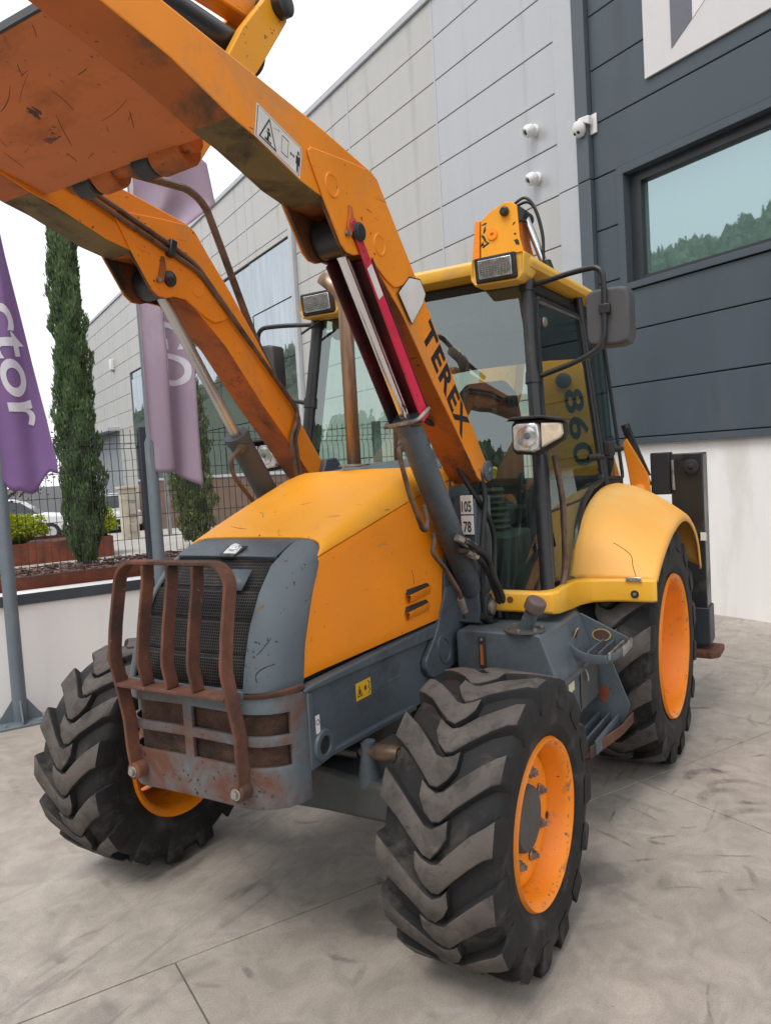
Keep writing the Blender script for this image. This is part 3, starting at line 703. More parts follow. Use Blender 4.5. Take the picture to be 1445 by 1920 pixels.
for i in range(420): wood_tree(rg.uniform(330, 1080), rg.uniform(225, 282), rg.uniform(10, 17), rg.random() < .5)
g = G(); g.add([tuple(v) for v in vs], fs)
tag(g.build('far_wood', M_WOOD, None, smooth=0), 'dense green wood on the hill mirrored in the window glass', 'wood', kind='stuff')

# ================================================================ dusty rubber marks left on the slabs
mk = bpy.data.materials.new('tyre_mark'); mk.use_nodes = True; t_ = NT(mk); bs = t_.n['Principled BSDF']; bs.inputs['Base Color'].default_value = (.085, .076, .07, 1); bs.inputs['Roughness'].default_value = .8
at = t_.node('ShaderNodeAttribute', attribute_name='soft'); tc_ = t_.node('ShaderNodeTexCoord')
fk = t_.math('MULTIPLY', t_.math('MULTIPLY', at.outputs['Fac'], t_.ramp(t_.noise(tc_.outputs['Object'], 14, 4, .7), .30, .70)), .75)
trn = t_.node('ShaderNodeBsdfTransparent'); mxs = t_.node('ShaderNodeMixShader'); t_.l.new(fk, mxs.inputs[0]); t_.l.new(trn.outputs[0], mxs.inputs[1]); t_.l.new(bs.outputs[0], mxs.inputs[2]); t_.l.new(mxs.outputs[0], t_.n['Material Output'].inputs['Surface'])
MARKS = [[(-1.89, 1.32), (-2.0, 1.34), (-2.07, 1.42), (-2.09, 1.54)], [(-1.82, 1.45), (-1.93, 1.49), (-1.99, 1.63), (-1.95, 1.76)], [(-1.64, 1.44), (-1.73, 1.45), (-1.8, 1.49), (-1.86, 1.61)], [(-1.6, 1.46), (-1.69, 1.43)], [(-1.44, 1.57), (-1.54, 1.59), (-1.6, 1.65), (-1.64, 1.77)], [(-1.69, 1.6), (-1.74, 1.76)], [(-1.09, 1.26), (-1.14, 1.32), (-1.19, 1.4)], [(-0.84, 1.23), (-0.88, 1.29), (-0.93, 1.36)], [(-1.41, 1.11), (-1.36, 1.21), (-1.3, 1.29)], [(-1.27, 1.51), (-1.45, 1.52), (-1.69, 1.52)], [(-1.03, 1.71), (-0.98, 1.75), (-0.85, 1.79)], [(-0.84, 1.63), (-0.78, 1.65), (-0.68, 1.69)], [(-1.06, 1.58), (-1.1, 1.68), (-1.14, 1.77)], [(-1.09, 1.02), (-1.05, 1.12), (-0.97, 1.26)], [(-1.64, 1.28), (-1.76, 1.3)], [(-1.18, 1.06), (-1.38, 1.05)], [(-0.87, 1.53), (-0.92, 1.61), (-0.93, 1.69)], [(-0.68, 1.43), (-0.74, 1.53), (-0.75, 1.59)], [(-0.79, 1.7), (-0.84, 1.79)], [(-2.38, 1.61), (-2.46, 1.69)], [(-2.65, 1.42), (-2.65, 1.5)], [(-0.46, 1.43), (-0.45, 1.48)], [(0.34, 0.34), (0.35, 0.42), (0.31, 0.54)], [(0.13, 0.04), (0.05, 0.1)], [(0.55, 0.08), (0.6, 0.2)], [(0.76, -0.7), (0.62, -0.63)], [(0.72, -0.02), (0.68, 0.11)]]
WID = [.05, .035, .05, .04, .05, .03, .012, .014, .012, .008, .02, .02, .010, .016, .010, .008, .010, .010, .010, .012, .012, .014, .02, .016, .02, .012, .018]
rm = random.Random(77)
for _ in range(90):
    x, y = rm.uniform(-4.5, 2.2), rm.uniform(-2.5, 3.2); q = rm.uniform(0, 6.28); L = rm.choice((.06, .1, .16, .3, .5)); cv = rm.uniform(-1.1, 1.1); p = []
    for i in range(4): p.append((x, y)); x += math.cos(q)*L/3; y += math.sin(q)*L/3; q += cv/3
    MARKS.append(p); WID.append(rm.choice((.004, .007, .012, .02, .03)))
vs = []; fs = []; soft = []
for p, w in zip(MARKS, WID):
    P = smoothpath([(x, y, 0) for x, y in p], 6); k0 = len(vs); n = len(P); z = .0012+.0004*rm.random(); st = rm.uniform(.35, .8)
    for i, c in enumerate(P):
        t = (P[min(i+1, n-1)]-P[max(i-1, 0)]).normalized(); nn_ = Vector((-t.y, t.x, 0)); f_ = math.sin(math.pi*min(1, (i+.02)/(n-1)))**.5; ww = w*(.45+.55*f_)*rm.uniform(.85, 1.15)
        for k, sv in ((-1, 0), (-.35, 1), (.55, .8), (1, 0)): vs.append((c.x+nn_.x*ww*k, c.y+nn_.y*ww*k, z)); soft.append(sv*f_*st)
    for i in range(n-1):
        for k in range(3): fs.append((k0+i*4+k, k0+i*4+k+1, k0+(i+1)*4+k+1, k0+(i+1)*4+k))
me = bpy.data.meshes.new('tyre_marks'); me.from_pydata(vs, [], fs); me.materials.append(mk); at_ = me.attributes.new('soft', 'FLOAT', 'POINT'); at_.data.foreach_set('value', soft)
o = bpy.data.objects.new('tyre_marks', me); SC.collection.objects.link(o); o.parent = ground; tag(o, kind='stuff')
# ================================================================ backhoe loader (x forward, y to its left, front axle over the origin)
LD = empty('backhoe_loader', (0, 0, 0))
tag(LD, 'worn orange and grey backhoe loader with raised front arms', 'backhoe loader')
RUST = (.11, .035, .018)
O_HOOD = mat('orange_hood_lit', (.92, .375, .012), .50, var=.05, vscale=1.7, dirt=(.90, .40, .04), damt=.34, dscale=1.8, bump=.02, bscale=180, scratch=(.25, .12, .03), samt=.05, spots=(.35, .16, .04), spamt=.05)  # same orange paint as the sides, yellower to carry the light from above
O_SIDE = mat('orange_panel', (.88, .26, .003), .48, spec=.35, var=.06, vscale=1.5, dirt=(.84, .27, .012), damt=.34, dscale=1.7, bump=.02, bscale=180, scratch=(.55, .25, .06), samt=.15, spots=(.3, .1, .02), spamt=.15)
O_ARM = mat('orange_arm', (.85, .265, .008), .42, var=.09, vscale=2.0, dirt=(.60, .24, .06), damt=.25, dscale=2.2, scratch=(.10, .05, .03), samt=.15, spots=(.12, .05, .02), spamt=.15)
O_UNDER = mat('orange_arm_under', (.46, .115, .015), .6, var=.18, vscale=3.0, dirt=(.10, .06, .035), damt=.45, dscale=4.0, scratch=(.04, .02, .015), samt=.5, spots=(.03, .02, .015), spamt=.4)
O_PLATE = mat('orange_plate', (.58, .165, .04), .6, var=.16, vscale=2.5, dirt=(.30, .085, .03), damt=.42, dscale=2.5, scratch=(.08, .03, .02), samt=.6, spots=(.14, .05, .03), spamt=.2, stretch=(1, .5, 1))
GREASE = mat('greasy_orange', (.20, .065, .018), .5, var=.3, vscale=6, dirt=(.022, .016, .014), damt=.75, dscale=5)
OLIVE = mat('oil_grime', (.15, .105, .035), .6, var=.25, vscale=5, dirt=(.05, .035, .02), damt=.5, dscale=6)
O_RIM = mat('orange_rim', (.90, .25, .004), .42, var=.06, vscale=6, dirt=(.30, .12, .05), damt=.06, dscale=9, spots=(.16, .07, .03), spamt=.15)
Y_ROOF = mat('yellow_roof', (.78, .44, .055), .4, var=.06, vscale=2, dirt=(.55, .34, .12), damt=.25, dscale=2.5)
Y_FEND = mat('yellow_fender', (.84, .42, .085), .58, var=.07, vscale=1.6, dirt=(.80, .48, .165), damt=.36, dscale=1.6, scratch=(.35, .18, .06), samt=-.1)
Y_SKIRT = mat('yellow_skirt', (.82, .42, .03), .42, var=.07, vscale=2, dirt=(.70, .50, .16), damt=.35, dscale=2)
Y_BOOM = mat('yellow_boom', (.78, .34, .010), .45, var=.08, vscale=2, spots=(.1, .06, .03), spamt=.3)
GREY = mat('grey_paint', (.082, .104, .122), .45, var=.14, vscale=2.5, dirt=(.055, .065, .075), damt=.4, dscale=3, spots=(.025, .022, .02), spamt=.35, scratch=(.22, .22, .22), samt=.0)
GREYC = mat('grey_cheek', (.095, .118, .135), .5, var=.12, vscale=2.0, dirt=(.13, .15, .165), damt=.35, dscale=2.2, spots=(.03, .03, .03), spamt=.25, scratch=(.02, .02, .02), samt=.02)
GREYD = mat('grey_dirty', (.062, .070, .074), .6, var=.25, vscale=5, dirt=(.085, .075, .062), damt=.45, dscale=5, bump=.2)
RUSTY = mat('rusty_steel', (.16, .062, .036), .85, var=.3, vscale=9, dirt=(.06, .034, .026), damt=.55, dscale=3.2, spots=(.22, .15, .11), spamt=.35, bump=.25, bscale=40)
RUSTM = mat('rusty_mesh', (.10, .05, .032), .85, var=.3, vscale=20, dirt=(.03, .02, .015), damt=.5, dscale=6, bump=1.0, bscale=220)
BUMP = mat('bumper_paint', (.115, .145, .16), .55, var=.15, vscale=4, dirt=(.125, .050, .030), damt=.70, dscale=4.2, spots=(.05, .03, .02), spamt=.5)
BLK = mat('black_paint', (.016, .017, .019), .35, var=.2, vscale=3, dirt=(.05, .047, .043), damt=.15, dscale=4)
BLKM = mat('black_matt', (.02, .02, .021), .7, var=.25)
RUBHOSE = mat('hose_rubber', (.014, .014, .015), .55, var=.3, vscale=9, dirt=(.05, .045, .04), damt=.3)
CHROME = mat('chrome_rod', (.75, .75, .76), .16, metal=1.0, var=.05)
CHROMEW = mat('worn_rod', (.52, .51, .50), .3, metal=.85, var=.15, vscale=6, stretch=(1, 1, .2))
STEEL = mat('bare_steel', (.36, .34, .31), .45, metal=.7, var=.25, vscale=14, dirt=(.15, .09, .06), damt=.35, dscale=20)
BRASSR = mat('brown_pipe', (.15, .095, .065), .5, metal=.3, var=.25, vscale=10, dirt=(.05, .035, .03), damt=.4, dscale=9)
EXH = mat('exhaust_steel', (.40, .30, .225), .42, metal=.75, var=.2, vscale=4, dirt=(.16, .09, .055), damt=.45, dscale=2.5, stretch=(4, 4, .6))
RED = mat('red_lockbar', (.70, .020, .068), .45, var=.10, vscale=3, dirt=(.16, .012, .016), damt=.3, dscale=3, spots=(.05, .02, .02), spamt=.5)
REDD = mat('dark_red_grease', (.14, .010, .014), .5, var=.35, vscale=5, dirt=(.022, .012, .01), damt=.7, dscale=2.6)
RUBBER = mat('tyre_rubber', (.017, .0165, .0168), .75, spec=.3, var=.35, vscale=7, dirt=(.075, .068, .062), damt=.26, dscale=5, bump=.15, bscale=90)
TREAD = mat('dusty_tread', (.088, .075, .067), .85, var=.22, vscale=6, dirt=(.045, .040, .037), damt=.42, dscale=8, bump=.25, bscale=60, scratch=(.03, .028, .026), samt=.2)
LENS = mat('lamp_lens', (.62, .64, .65), .12, metal=.55, var=.3, vscale=22)
LENSR = mat('lamp_reflector', (.75, .75, .74), .18, metal=.9, var=.25, vscale=18)
AMBER = mat('indicator_lens', (.72, .62, .48), .2, var=.15, vscale=20)
M_CAB = glass_mat('cab_glass', (.68, .87, .81), .14, 0, .10, (.9, 1, .98))
M_CABD = glass_mat('cab_glass_side', (.86, .96, .93), .04, 0, .05, (.85, 1, .97))
M_LENSG = glass_mat('lamp_glass', (.9, .9, .9), .10, .05)
STK = mat('sticker_white', (.70, .67, .63), .5, var=.08, vscale=9, scratch=(.3, .25, .2), samt=.1); STKY = mat('sticker_yellow', (.80, .46, .02), .5, var=.06); INK = mat('print_black', (.015, .013, .02), .5)

# ---------------------------------------------------------------- wheels
def tyre_geo(Ro, W, rr, nl, lug_h, phi_sh, width_deg):
    g = G(); Rc = Ro-lug_h
    prof = [(-.80*W, rr-.012), (-.88*W, rr+.010), (-.95*W, rr+.25*(Rc-rr)), (-.965*W, rr+.29*(Rc-rr)), (-.96*W, rr+.31*(Rc-rr)), (-.985*W, rr+.52*(Rc-rr)), (-.965*W, rr+.78*(Rc-rr)), (-.88*W, Rc-.018), (-.60*W, Rc-.004), (-.3*W, Rc), (0, Rc+.002)]
    prof = prof + [(-v, r) for v, r in prof[:-1]][::-1]
    g.lathe(prof, seg=72); 
    g.f = g.f[:-2]; g.m = g.m[:-2]
    pitch_ = 2*math.pi/nl
    def pt(v, r, ph): return (r*math.cos(ph), v, r*math.sin(ph))
    for side in (1, -1):
        for k in range(nl):
            base = k*pitch_ + (pitch_/2 if side < 0 else 0); jw = 1+.05*math.sin(k*2.7+side)
            #     lateral   angle      half width   top radius     base radius
            st = [(-.25*W, .36*phi_sh, .60, Ro-.002, Rc-.01), (-.14*W, .17*phi_sh, .82, Ro, Rc-.01), (.0*W, .04*phi_sh, .98, Ro, Rc-.01), (.12*W, .08*phi_sh, 1.0, Ro, Rc-.01), (.34*W, .36*phi_sh, 1.0, Ro-.001, Rc-.01), (.60*W, .67*phi_sh, 1.0, Ro-.004, Rc-.02), (.82*W, .89*phi_sh, 1.03, Ro-.008, Rc-.03),
                  (.955*W, 1.0*phi_sh, 1.08, Ro-.016, Rc-.05), (1.0*W, 1.04*phi_sh, 1.0, Ro-.042, Rc-.09), (.995*W, 1.05*phi_sh, .75, Ro-.105, Ro-.13)]
            rings = []
            for v, ph, hw, rt_, rb in st:
                h = R(width_deg)*hw*jw*random.uniform(.95, 1.05); P = base+ph+R(random.uniform(-.25, .25)); v *= side; hb_ = h*1.28; rt_ -= random.uniform(0, .004)
                rings.append([pt(v, rb, P-hb_), pt(v, rt_-.015, P-h*1.06), pt(v, rt_-.004, P-h*.97), pt(v, rt_, P-h*.84), pt(v, rt_, P+h*.84), pt(v, rt_-.004, P+h*.97), pt(v, rt_-.015, P+h*1.06), pt(v, rb, P+hb_)])
            k0 = len(g.v); n0 = len(g.f); g.loft(rings, True, True)
            for q in range(len(rings)-1):
                if q < 7:
                    for z_ in (2, 3, 4): g.m[n0+q*8+z_] = 1
    return g
def flatten(g, z0):
    g.v = [(x, y, max(z, z0)) for x, y, z in g.v]; return g
def wheel(name, c, Ro, W, rr, nl, lug, phi, wd, front, side, Wr=.2, disc=.1):
    e = empty(name, c); e.parent = LD
    key = 'tyre_f' if front else 'tyre_r'
    if key not in MEM:
        MEM[key] = flatten(tyre_geo(Ro, W, rr, nl, lug, phi, wd), -(c[2])+.002).mesh('tyre', [RUBBER, TREAD], 48)
    t = bpy.data.objects.new('tyre', MEM[key]); SC.collection.objects.link(t); t.parent = e
    s = side; d = disc*s    # disc plane
    prof = [(-Wr, rr-.018), (-Wr-.012, rr+.004), (-Wr+.004, rr+.012), (-Wr+.012, rr-.012), (-.5*Wr, rr-.03), (-.2*Wr, rr-.055), (.2*Wr, rr-.055), (.5*Wr, rr-.03), (Wr-.012, rr-.012), (Wr-.004, rr+.012), (Wr+.012, rr+.004), (Wr, rr-.018),
            (Wr-.02, rr-.03), (.45*Wr, rr-.048), (.25*Wr, rr-.068), (-.25*Wr, rr-.068), (-.45*Wr, rr-.048), (-Wr+.02, rr-.03)]
    G().lathe(prof, seg=64, closed=True).build('rim', O_RIM, e, smooth=40)
    ri = rr-.06
    dp = [(d-.012*s, .0), (d-.012*s, ri), (d, ri), (d+.004*s, ri-.02), (d+.004*s, ri*.80), (d-.006*s, ri*.72), (d-.006*s, .0)]
    G().lathe(dp, seg=64).build('disc', O_RIM, e, smooth=40)
    if front:
        G().lathe([(d-.01*s, .128), (d+.012*s, .124), (d+.02*s, .116), (d+.022*s, .03), (d+.026*s, .0)], seg=40).build('hub_cap', GREYD, e)
        for k in range(8):
            q = R(22+45*k+7); x, z = .172*math.cos(q), .172*math.sin(q)
            b = G().cyl((x, d, z), (x, d+.020*s, z), .0165, 6); b.cyl((x, d+.020*s, z), (x, d+.030*s, z), .009, 10); b.lathe([(d, .024), (d+.006*s, .022), (d+.006*s, .0)], c=(x, 0, z), seg=14); b.build('wheel_bolt', STEEL, e)
        for k in range(2):
            q = R(200+180*k); G().cyl((.228*math.cos(q), d+.0045*s, .228*math.sin(q)), (.228*math.cos(q), d+.0075*s, .228*math.sin(q)), .014, 14).build('disc_hole', BLKM, e)
        G().lathe([(d-.02*s, .16), (d-.16*s, .15), (d-.2*s, .11), (d-.3*s, .10), (d-.3*s, 0)], seg=32).build('axle_hub', GREYD, e)
    else:
        G().lathe([(d-.02*s, .22), (d+.02*s, .20), (d+.03*s, .10), (d+.03*s, 0)], seg=40).build('hub_cap', O_RIM, e)
        for k in range(8):
            q = R(45*k+10); x, z = .255*math.cos(q), .255*math.sin(q); G().cyl((x, d, z), (x, d+.035*s, z), .017, 6).build('wheel_bolt', STEEL, e)
        G().lathe([(d-.02*s, .25), (d-.3*s, .2), (d-.3*s, 0)], seg=32).build('axle_hub', GREYD, e)
    return e
MEM = {}
for s in (1, -1):
    wheel('front_wheel', (0, .955*s, .547), .556, .228, .305, 15, .037, R(18), 5.3, True, s, .205, .125)
for s in (1, -1):
    wheel('rear_wheel', (-2.2, .99*s, .716), .722, .252, .432, 16, .044, R(16), 4.9, False, s, .235, .03)

# ---------------------------------------------------------------- hood and side panels
def hood_w(x): return interp(x, [-.9, .3], [.425, .365])
def seam_z(x): return interp(x, [-.95, -.5, .26, .5], [1.855, 1.765, 1.58, 1.50])
def top_z(x): return interp(x, [-.95, -.86, -.55, -.2, .0, .22, .5], [1.935, 1.93, 1.912, 1.80, 1.732, 1.648, 1.55])
def hood_ring(xf, n=8):
    """cross-section from the near seam over the top to the far seam; xf(z) gives the edge's slant"""
    out = []
    for y_, k in [(1, 0), (1, .2), (.99, .42), (.965, .62), (.92, .79), (.85, .90), (.75, .96), (.60, .99), (.3, 1.01), (0, 1.015)]:
        out.append((y_, k))
    return out + [(-y, k) for y, k in out[:-1]][::-1]
g = G(); rings = []
for t in [0, .04, .15, .3, .45, .6, .75, .9, 1.0]:
    ring = []
    for yk, k in hood_ring(None):
        xf = .255-.055*k; xr = -.555-.28*max(0, (abs(yk)-.72)/.28)**.8
        x = xf+(xr-xf)*t; w = hood_w(x); zs, zt = seam_z(x), top_z(x)
        ring.append((x, yk*w, zs+.003+(zt-zs)*k))
    rings.append(ring)
g.loft(rings, closed=False, caps=False); hood = g.build('hood', O_HOOD, LD, smooth=60, solid=.014, bevel=.004)
# side panels with a pressed edge
def side_panel(s):
    poly = [(.43, 1.135), (.40, 1.25), (.335, 1.42), (.262, 1.572), (-.2, seam_z(-.2)-.006), (-.5, seam_z(-.5)-.006), (-.838, seam_z(-.838)-.006), (-.80, 1.62), (-.72, 1.38), (-.655, 1.165), (-.25, 1.148)]
    def Y(x, z): return (hood_w(x)+.02*max(0, (1.5-z))/.4-.006*math.cos(max(-1, min(1, (z-1.3)/.35))*1.2))*s
    # fill as strips from front edge to rear edge
    zs = np.linspace(1.15, 1.84, 13); g = G(); rows = []
    def fx(z): return interp(z, [1.135, 1.25, 1.42, 1.572], [.43, .40, .335, .262])
    def rx(z): return interp(z, [1.165, 1.38, 1.62, 1.85], [-.655, -.72, -.80, -.838])
    nu = 16
    for j in range(12):
        row = []
        for i in range(nu+1):
            u = i/nu; xt = .262+( -.838-.262)*u; zt = seam_z(xt)-.001; xb = .43+(-.655-.43)*u; zb = 1.137+.02*u
            v = j/11; z = zb+(zt-zb)*v
            x0 = fx(z) if z < 1.572 else None
            xl = interp(v, [0, .27, .65, 1], [.43, .40, .335, .262]); xr = interp(v, [0, .35, .7, 1], [-.655, -.72, -.80, -.838])
            x = xl+(xr-xl)*u
            row.append((x, Y(x, z), z))
        rows.append(row)
    g.loft(rows, closed=False, caps=False)
    return g.build('side_panel', O_SIDE, LD, smooth=60, solid=(.012 if s > 0 else .012), bevel=.004)
for s in (1, -1):
    sp_ = side_panel(s)
    if s > 0:
        for zc, xc in ((1.335, -.46), (1.258, -.44)):
            y = .418
            G().prism([(xc+.105, zc-.012), (xc+.09, zc+.012), (xc-.085, zc+.016), (xc-.10, zc+.0)], y-.02, y+.002, 'y').build('louvre_slot', BLKM, sp_, smooth=0)
            q = G(); q.loft([[(xc+.11, y-.012, zc-.012), (xc-.105, y-.012, zc-.001)], [(xc+.108, y+.014, zc-.012), (xc-.10, y+.014, zc-.001)], [(xc+.105, y+.004, zc-.045), (xc-.095, y+.004, zc-.038)], [(xc+.1, y-.012, zc-.052), (xc-.09, y-.012, zc-.044)]], closed=False, caps=False)
            q.build('louvre_lip', O_SIDE, sp_, smooth=70)
G().box((.40, -.33, 1.05), (-.8, .33, 1.55)).build('engine_bay', BLKM, LD)
G().loft([[(-.53, -.33, 1.80), (-.53, .33, 1.80), (-.53, .31, 1.875), (-.53, 0, 1.895), (-.53, -.31, 1.875)], [(-.80, -.40, 1.80), (-.80, .40, 1.80), (-.80, .36, 1.905), (-.80, 0, 1.935), (-.80, -.36, 1.905)], [(-1.28, -.44, 1.84), (-1.28, .44, 1.84), (-1.28, .40, 1.945), (-1.28, 0, 1.96), (-1.28, -.40, 1.945)]]).build('cowl', GREY, LD, bevel=.012)
# clearance dome of paint behind the near cylinder
G().loft([[(-.86, .30, 1.80), (-.86, .425, 1.80), (-.86, .425, 1.87), (-.86, .385, 1.905), (-.86, .30, 1.91)], [(-.99, .30, 1.80), (-.99, .43, 1.80), (-.99, .43, 1.865), (-.985, .39, 1.895), (-.985, .30, 1.90)]]).build('hood_corner', O_HOOD, LD, bevel=.01)

# ---------------------------------------------------------------- nose: cheeks, grille
GT = [0, .15, .35, .55, .75, .9, 1.0]
GX = [.655, .632, .585, .515, .425, .315, .232]; GZ = [1.14, 1.235, 1.365, 1.48, 1.572, 1.628, 1.652]
def Gp(t): return interp(t, GT, GX), interp(t, GT, GZ)
def cheek(s):
    g = G(); rings = []
    for j in range(17):
        t = j/16; gx, gz = Gp(t)
        rx = interp(t, [0, .3, .65, .9, 1], [.430, .398, .318, .225, .165]); rz = interp(t, [0, .3, .65, .85, .95, 1], [1.128, 1.27, 1.45, 1.565, 1.625, 1.653])
        ry = interp(t, [0, .3, .65, .85, .95, 1], [.392, .386, .376, .366, .345, .29])
        gy = interp(t, [0, .5, .9, 1], [.285, .275, .26, .25])
        row = []
        for i in range(11):
            u = i/10; kx = gx-.03; ky = ry+.012
            x = (1-u)**2*rx+2*u*(1-u)*kx+u*u*gx; y = (1-u)**2*ry+2*u*(1-u)*ky+u*u*gy; z = rz+(gz-rz)*u**.8
            row.append((x, s*y, z))
        rings.append(row)
    g.loft(rings, closed=False, caps=False); g.build('nose_cheek', GREYC, LD, smooth=60, solid=.012, bevel=.003)
for s in (1, -1): cheek(s)
# grille: dark wire mesh in stepped bands
gm = bpy.data.materials.new('grille_mesh'); gm.use_nodes = True; t_ = NT(gm); bb = t_.n['Principled BSDF']
tc_ = t_.node('ShaderNodeTexCoord'); ck = t_.node('ShaderNodeTexBrick', Scale=1.0); ck.offset = 0; ck.inputs['Color1'].default_value = (.004, .004, .004, 1); ck.inputs['Color2'].default_value = (.006, .006, .006, 1); ck.inputs['Mortar'].default_value = (.05, .048, .047, 1)
ck.inputs['Brick Width'].default_value = .0105; ck.inputs['Row Height'].default_value = .0105; ck.inputs['Mortar Size'].default_value = .0018; ck.inputs['Mortar Smooth'].default_value = .2
sx_ = t_.node('ShaderNodeSeparateXYZ'); cb_ = t_.node('ShaderNodeCombineXYZ'); t_.l.new(tc_.outputs['Object'], sx_.inputs[0]); t_.l.new(sx_.outputs[1], cb_.inputs[0]); t_.l.new(sx_.outputs[2], cb_.inputs[1]); t_.l.new(cb_.outputs[0], ck.inputs['Vector'])
dst = t_.ramp(t_.noise(tc_.outputs['Object'], 9, 6, .7), .52, .72, (1, 1, 1, 1), (2.2, 1.9, 1.7, 1)); t_.l.new(t_.mix(1, ck.outputs['Color'], dst, 'MULTIPLY'), bb.inputs['Base Color']); bb.inputs['Roughness'].default_value = .8; bb.inputs['Specular IOR Level'].default_value = .2
g = G(); rows = []
bands = [0.0, .17, .19, .21, .36, .38, .40, .55, .57, .59, .80]
offs = [0, .004, -.008, 0, .004, -.008, 0, .004, -.008, 0, 0]
for t, o_ in zip(bands, offs):
    x, z = Gp(t); rows.append([(x-.02+o_+.018*(1-(y/.28)**2), y, z) for y in np.linspace(-.285+.02*t, .285-.02*t, 9)])
grl = g.loft(rows, closed=False, caps=False).build('grille', gm, LD, smooth=30, solid=.01)
g = G(); x0, z0 = Gp(.80); x1, z1 = Gp(1.0)
g.loft([[(x0-.012, y, z0-.01) for y in (-.262, -.1, .1, .262)], [(x0+.004, y, z0+.012) for y in (-.262, -.1, .1, .262)], [(.30, y, 1.637) for y in (-.256, -.1, .1, .256)], [(x1-.02, y, z1+.002) for y in (-.25, -.1, .1, .25)]], closed=False, caps=False)
nt = g.build('nose_top_panel', GREY, LD, smooth=40, solid=.012, bevel=.003)
lt = G().lathe([(0, 0), (0, .026), (.012, .026), (.02, .02), (.022, 0)], c=(.345, .02, 1.622), axis=(.45, 0, .9), seg=18); lt.obox((.36, .02, 1.618), (.05, .07, .016), Matrix.Rotation(R(28), 3, 'Y'))
lt.build('hood_latch', mat('zinc', (.7, .7, .7), .25, metal=.8), nt, bevel=.004)
G().loft([[(.405, -.02, 1.598), (.405, .06, 1.598)], [(.33, -.035, 1.632), (.33, .075, 1.632)]], closed=False, caps=False).build('latch_recess', BLK, nt, solid=-.004)
G().box((.662, -.29, 1.118), (.62, .29, 1.150)).build('grille_sill', GREY, LD, bevel=.006)
pl_ = G(); xa, za = Gp(.70); xb, zb = Gp(.55); pl_.loft([[(xa+.012, .10, za+.012), (xa+.012, .20, za+.012)], [(xb+.012, .10, zb+.012), (xb+.012, .20, zb+.012)]], closed=False, caps=False); pl_.build('patch_plate', GREY, grl, solid=-.004)

# ---------------------------------------------------------------- rusty grille guard
def guard_x(z): return interp(z, [.76, .89, 1.0, 1.15, 1.25, 1.376, 1.54, 1.64], [.706, .712, .715, .744, .763, .744, .709, .703])
def guard_y(z): return interp(z, [.76, .87, 1.0, 1.12, 1.3, 1.6], [.272, .285, .288, .286, .288, .288])
GD = empty('grille_guard', (0, 0, 0)); GD.parent = LD
def bar_sweep(path, depth=.060, th=.014, closed=False):
    """flat bar standing on edge: path of (y, z), depth along x"""
    g = G(); rings = []
    for i, (y, z) in enumerate(path):
        a = path[max(i-1, 0)]; b = path[min(i+1, len(path)-1)]; ty, tz = b[0]-a[0], b[1]-a[1]; l = math.hypot(ty, tz); ny, nz = -tz/l, ty/l
        x = guard_x(z); h = th/2
        rings.append([(x, y-ny*h, z-nz*h), (x, y+ny*h, z+nz*h), (x-depth, y+ny*h, z+nz*h), (x-depth, y-ny*h, z-nz*h)])
    return g.loft(rings)
path = [(guard_y(z), z) for z in np.linspace(.80, 1.50, 22)]
arc = [(.198+.09*math.cos(q), 1.525+.09*math.sin(q)) for q in np.linspace(0, math.pi/2, 9)]
path = path+arc+[(-y, z) for y, z in arc[::-1]]+[(-y, z) for y, z in path[::-1]]
bar_sweep(path).build('outer_bar', RUSTY, GD, bevel=.003, smooth=40)
for y0 in (-.130, 0, .130):
    bar_sweep([(y0, z) for z in np.linspace(1.152, 1.605, 16)], .058, .013).build('upright_bar', RUSTY, GD, bevel=.003, smooth=40)
G().box((.748, -.281, 1.136), (.672, .281, 1.150)).build('cross_bar', RUSTY, GD, bevel=.003)
for s in (1, -1):
    e_ = G().lathe([(.655, .034), (.703, .034), (.705, .030), (.705, 0)], c=(0, s*.268, .785), axis=(1, 0, 0), seg=24).build('bolt_boss', RUSTY, GD, bevel=.003)
    q = G().lathe([(.705, .022), (.710, .022)], c=(0, s*.268, .785), axis=(1, 0, 0), seg=20); q.cyl((.710, s*.268, .785), (.721, s*.268, .785), .0135, 6); q.build('guard_bolt', STEEL, e_, bevel=.001)

# ---------------------------------------------------------------- bumper: wrap-round plate with four slots
def bump_xy(s):      # arc length from the centre
    if abs(s) <= .24: return .655, s
    r = .175; t = (abs(s)-.24)/r; sg = math.copysign(1, s)
    if t <= math.pi/2: return .655-r+r*math.cos(t), sg*(.24+r*math.sin(t))
    return .655-r-(abs(s)-.24-r*math.pi/2), sg*(.24+r)
smax = .24+.175*math.pi/2+.03
S = sorted(set(np.round(np.concatenate([np.linspace(-smax, smax, 45), [-.022, .022, -.47, .47, -.455, .455]]), 4)))
Zb = [0, .03, .14, .152, .168, .232, .25, .268, .352, .37, .40, .415]
def bot(s): return .715-.02*(abs(s)/smax)**2
g = G(); idx = {}
def vid(i, j):
    if (i, j) not in idx:
        x, y = bump_xy(S[i]); idx[(i, j)] = len(g.v); g.v.append((x, y, bot(S[i])+Zb[j]))
    return idx[(i, j)]
for i in range(len(S)-1):
    sc_ = abs((S[i]+S[i+1])/2)
    for j in range(len(Zb)-1):
        zc = (Zb[j]+Zb[j+1])/2
        slot = .022 < sc_ < .462 and (.152 < zc < .232+.02*0 or .268 < zc < .352)
        if slot: continue
        g.f.append((vid(i, j), vid(i+1, j), vid(i+1, j+1), vid(i, j+1))); g.m.append(0)
g.build('bumper', BUMP, LD, smooth=40, solid=.016, bevel=.003)
g = G(); ss = np.linspace(-smax+.01, smax-.01, 40)
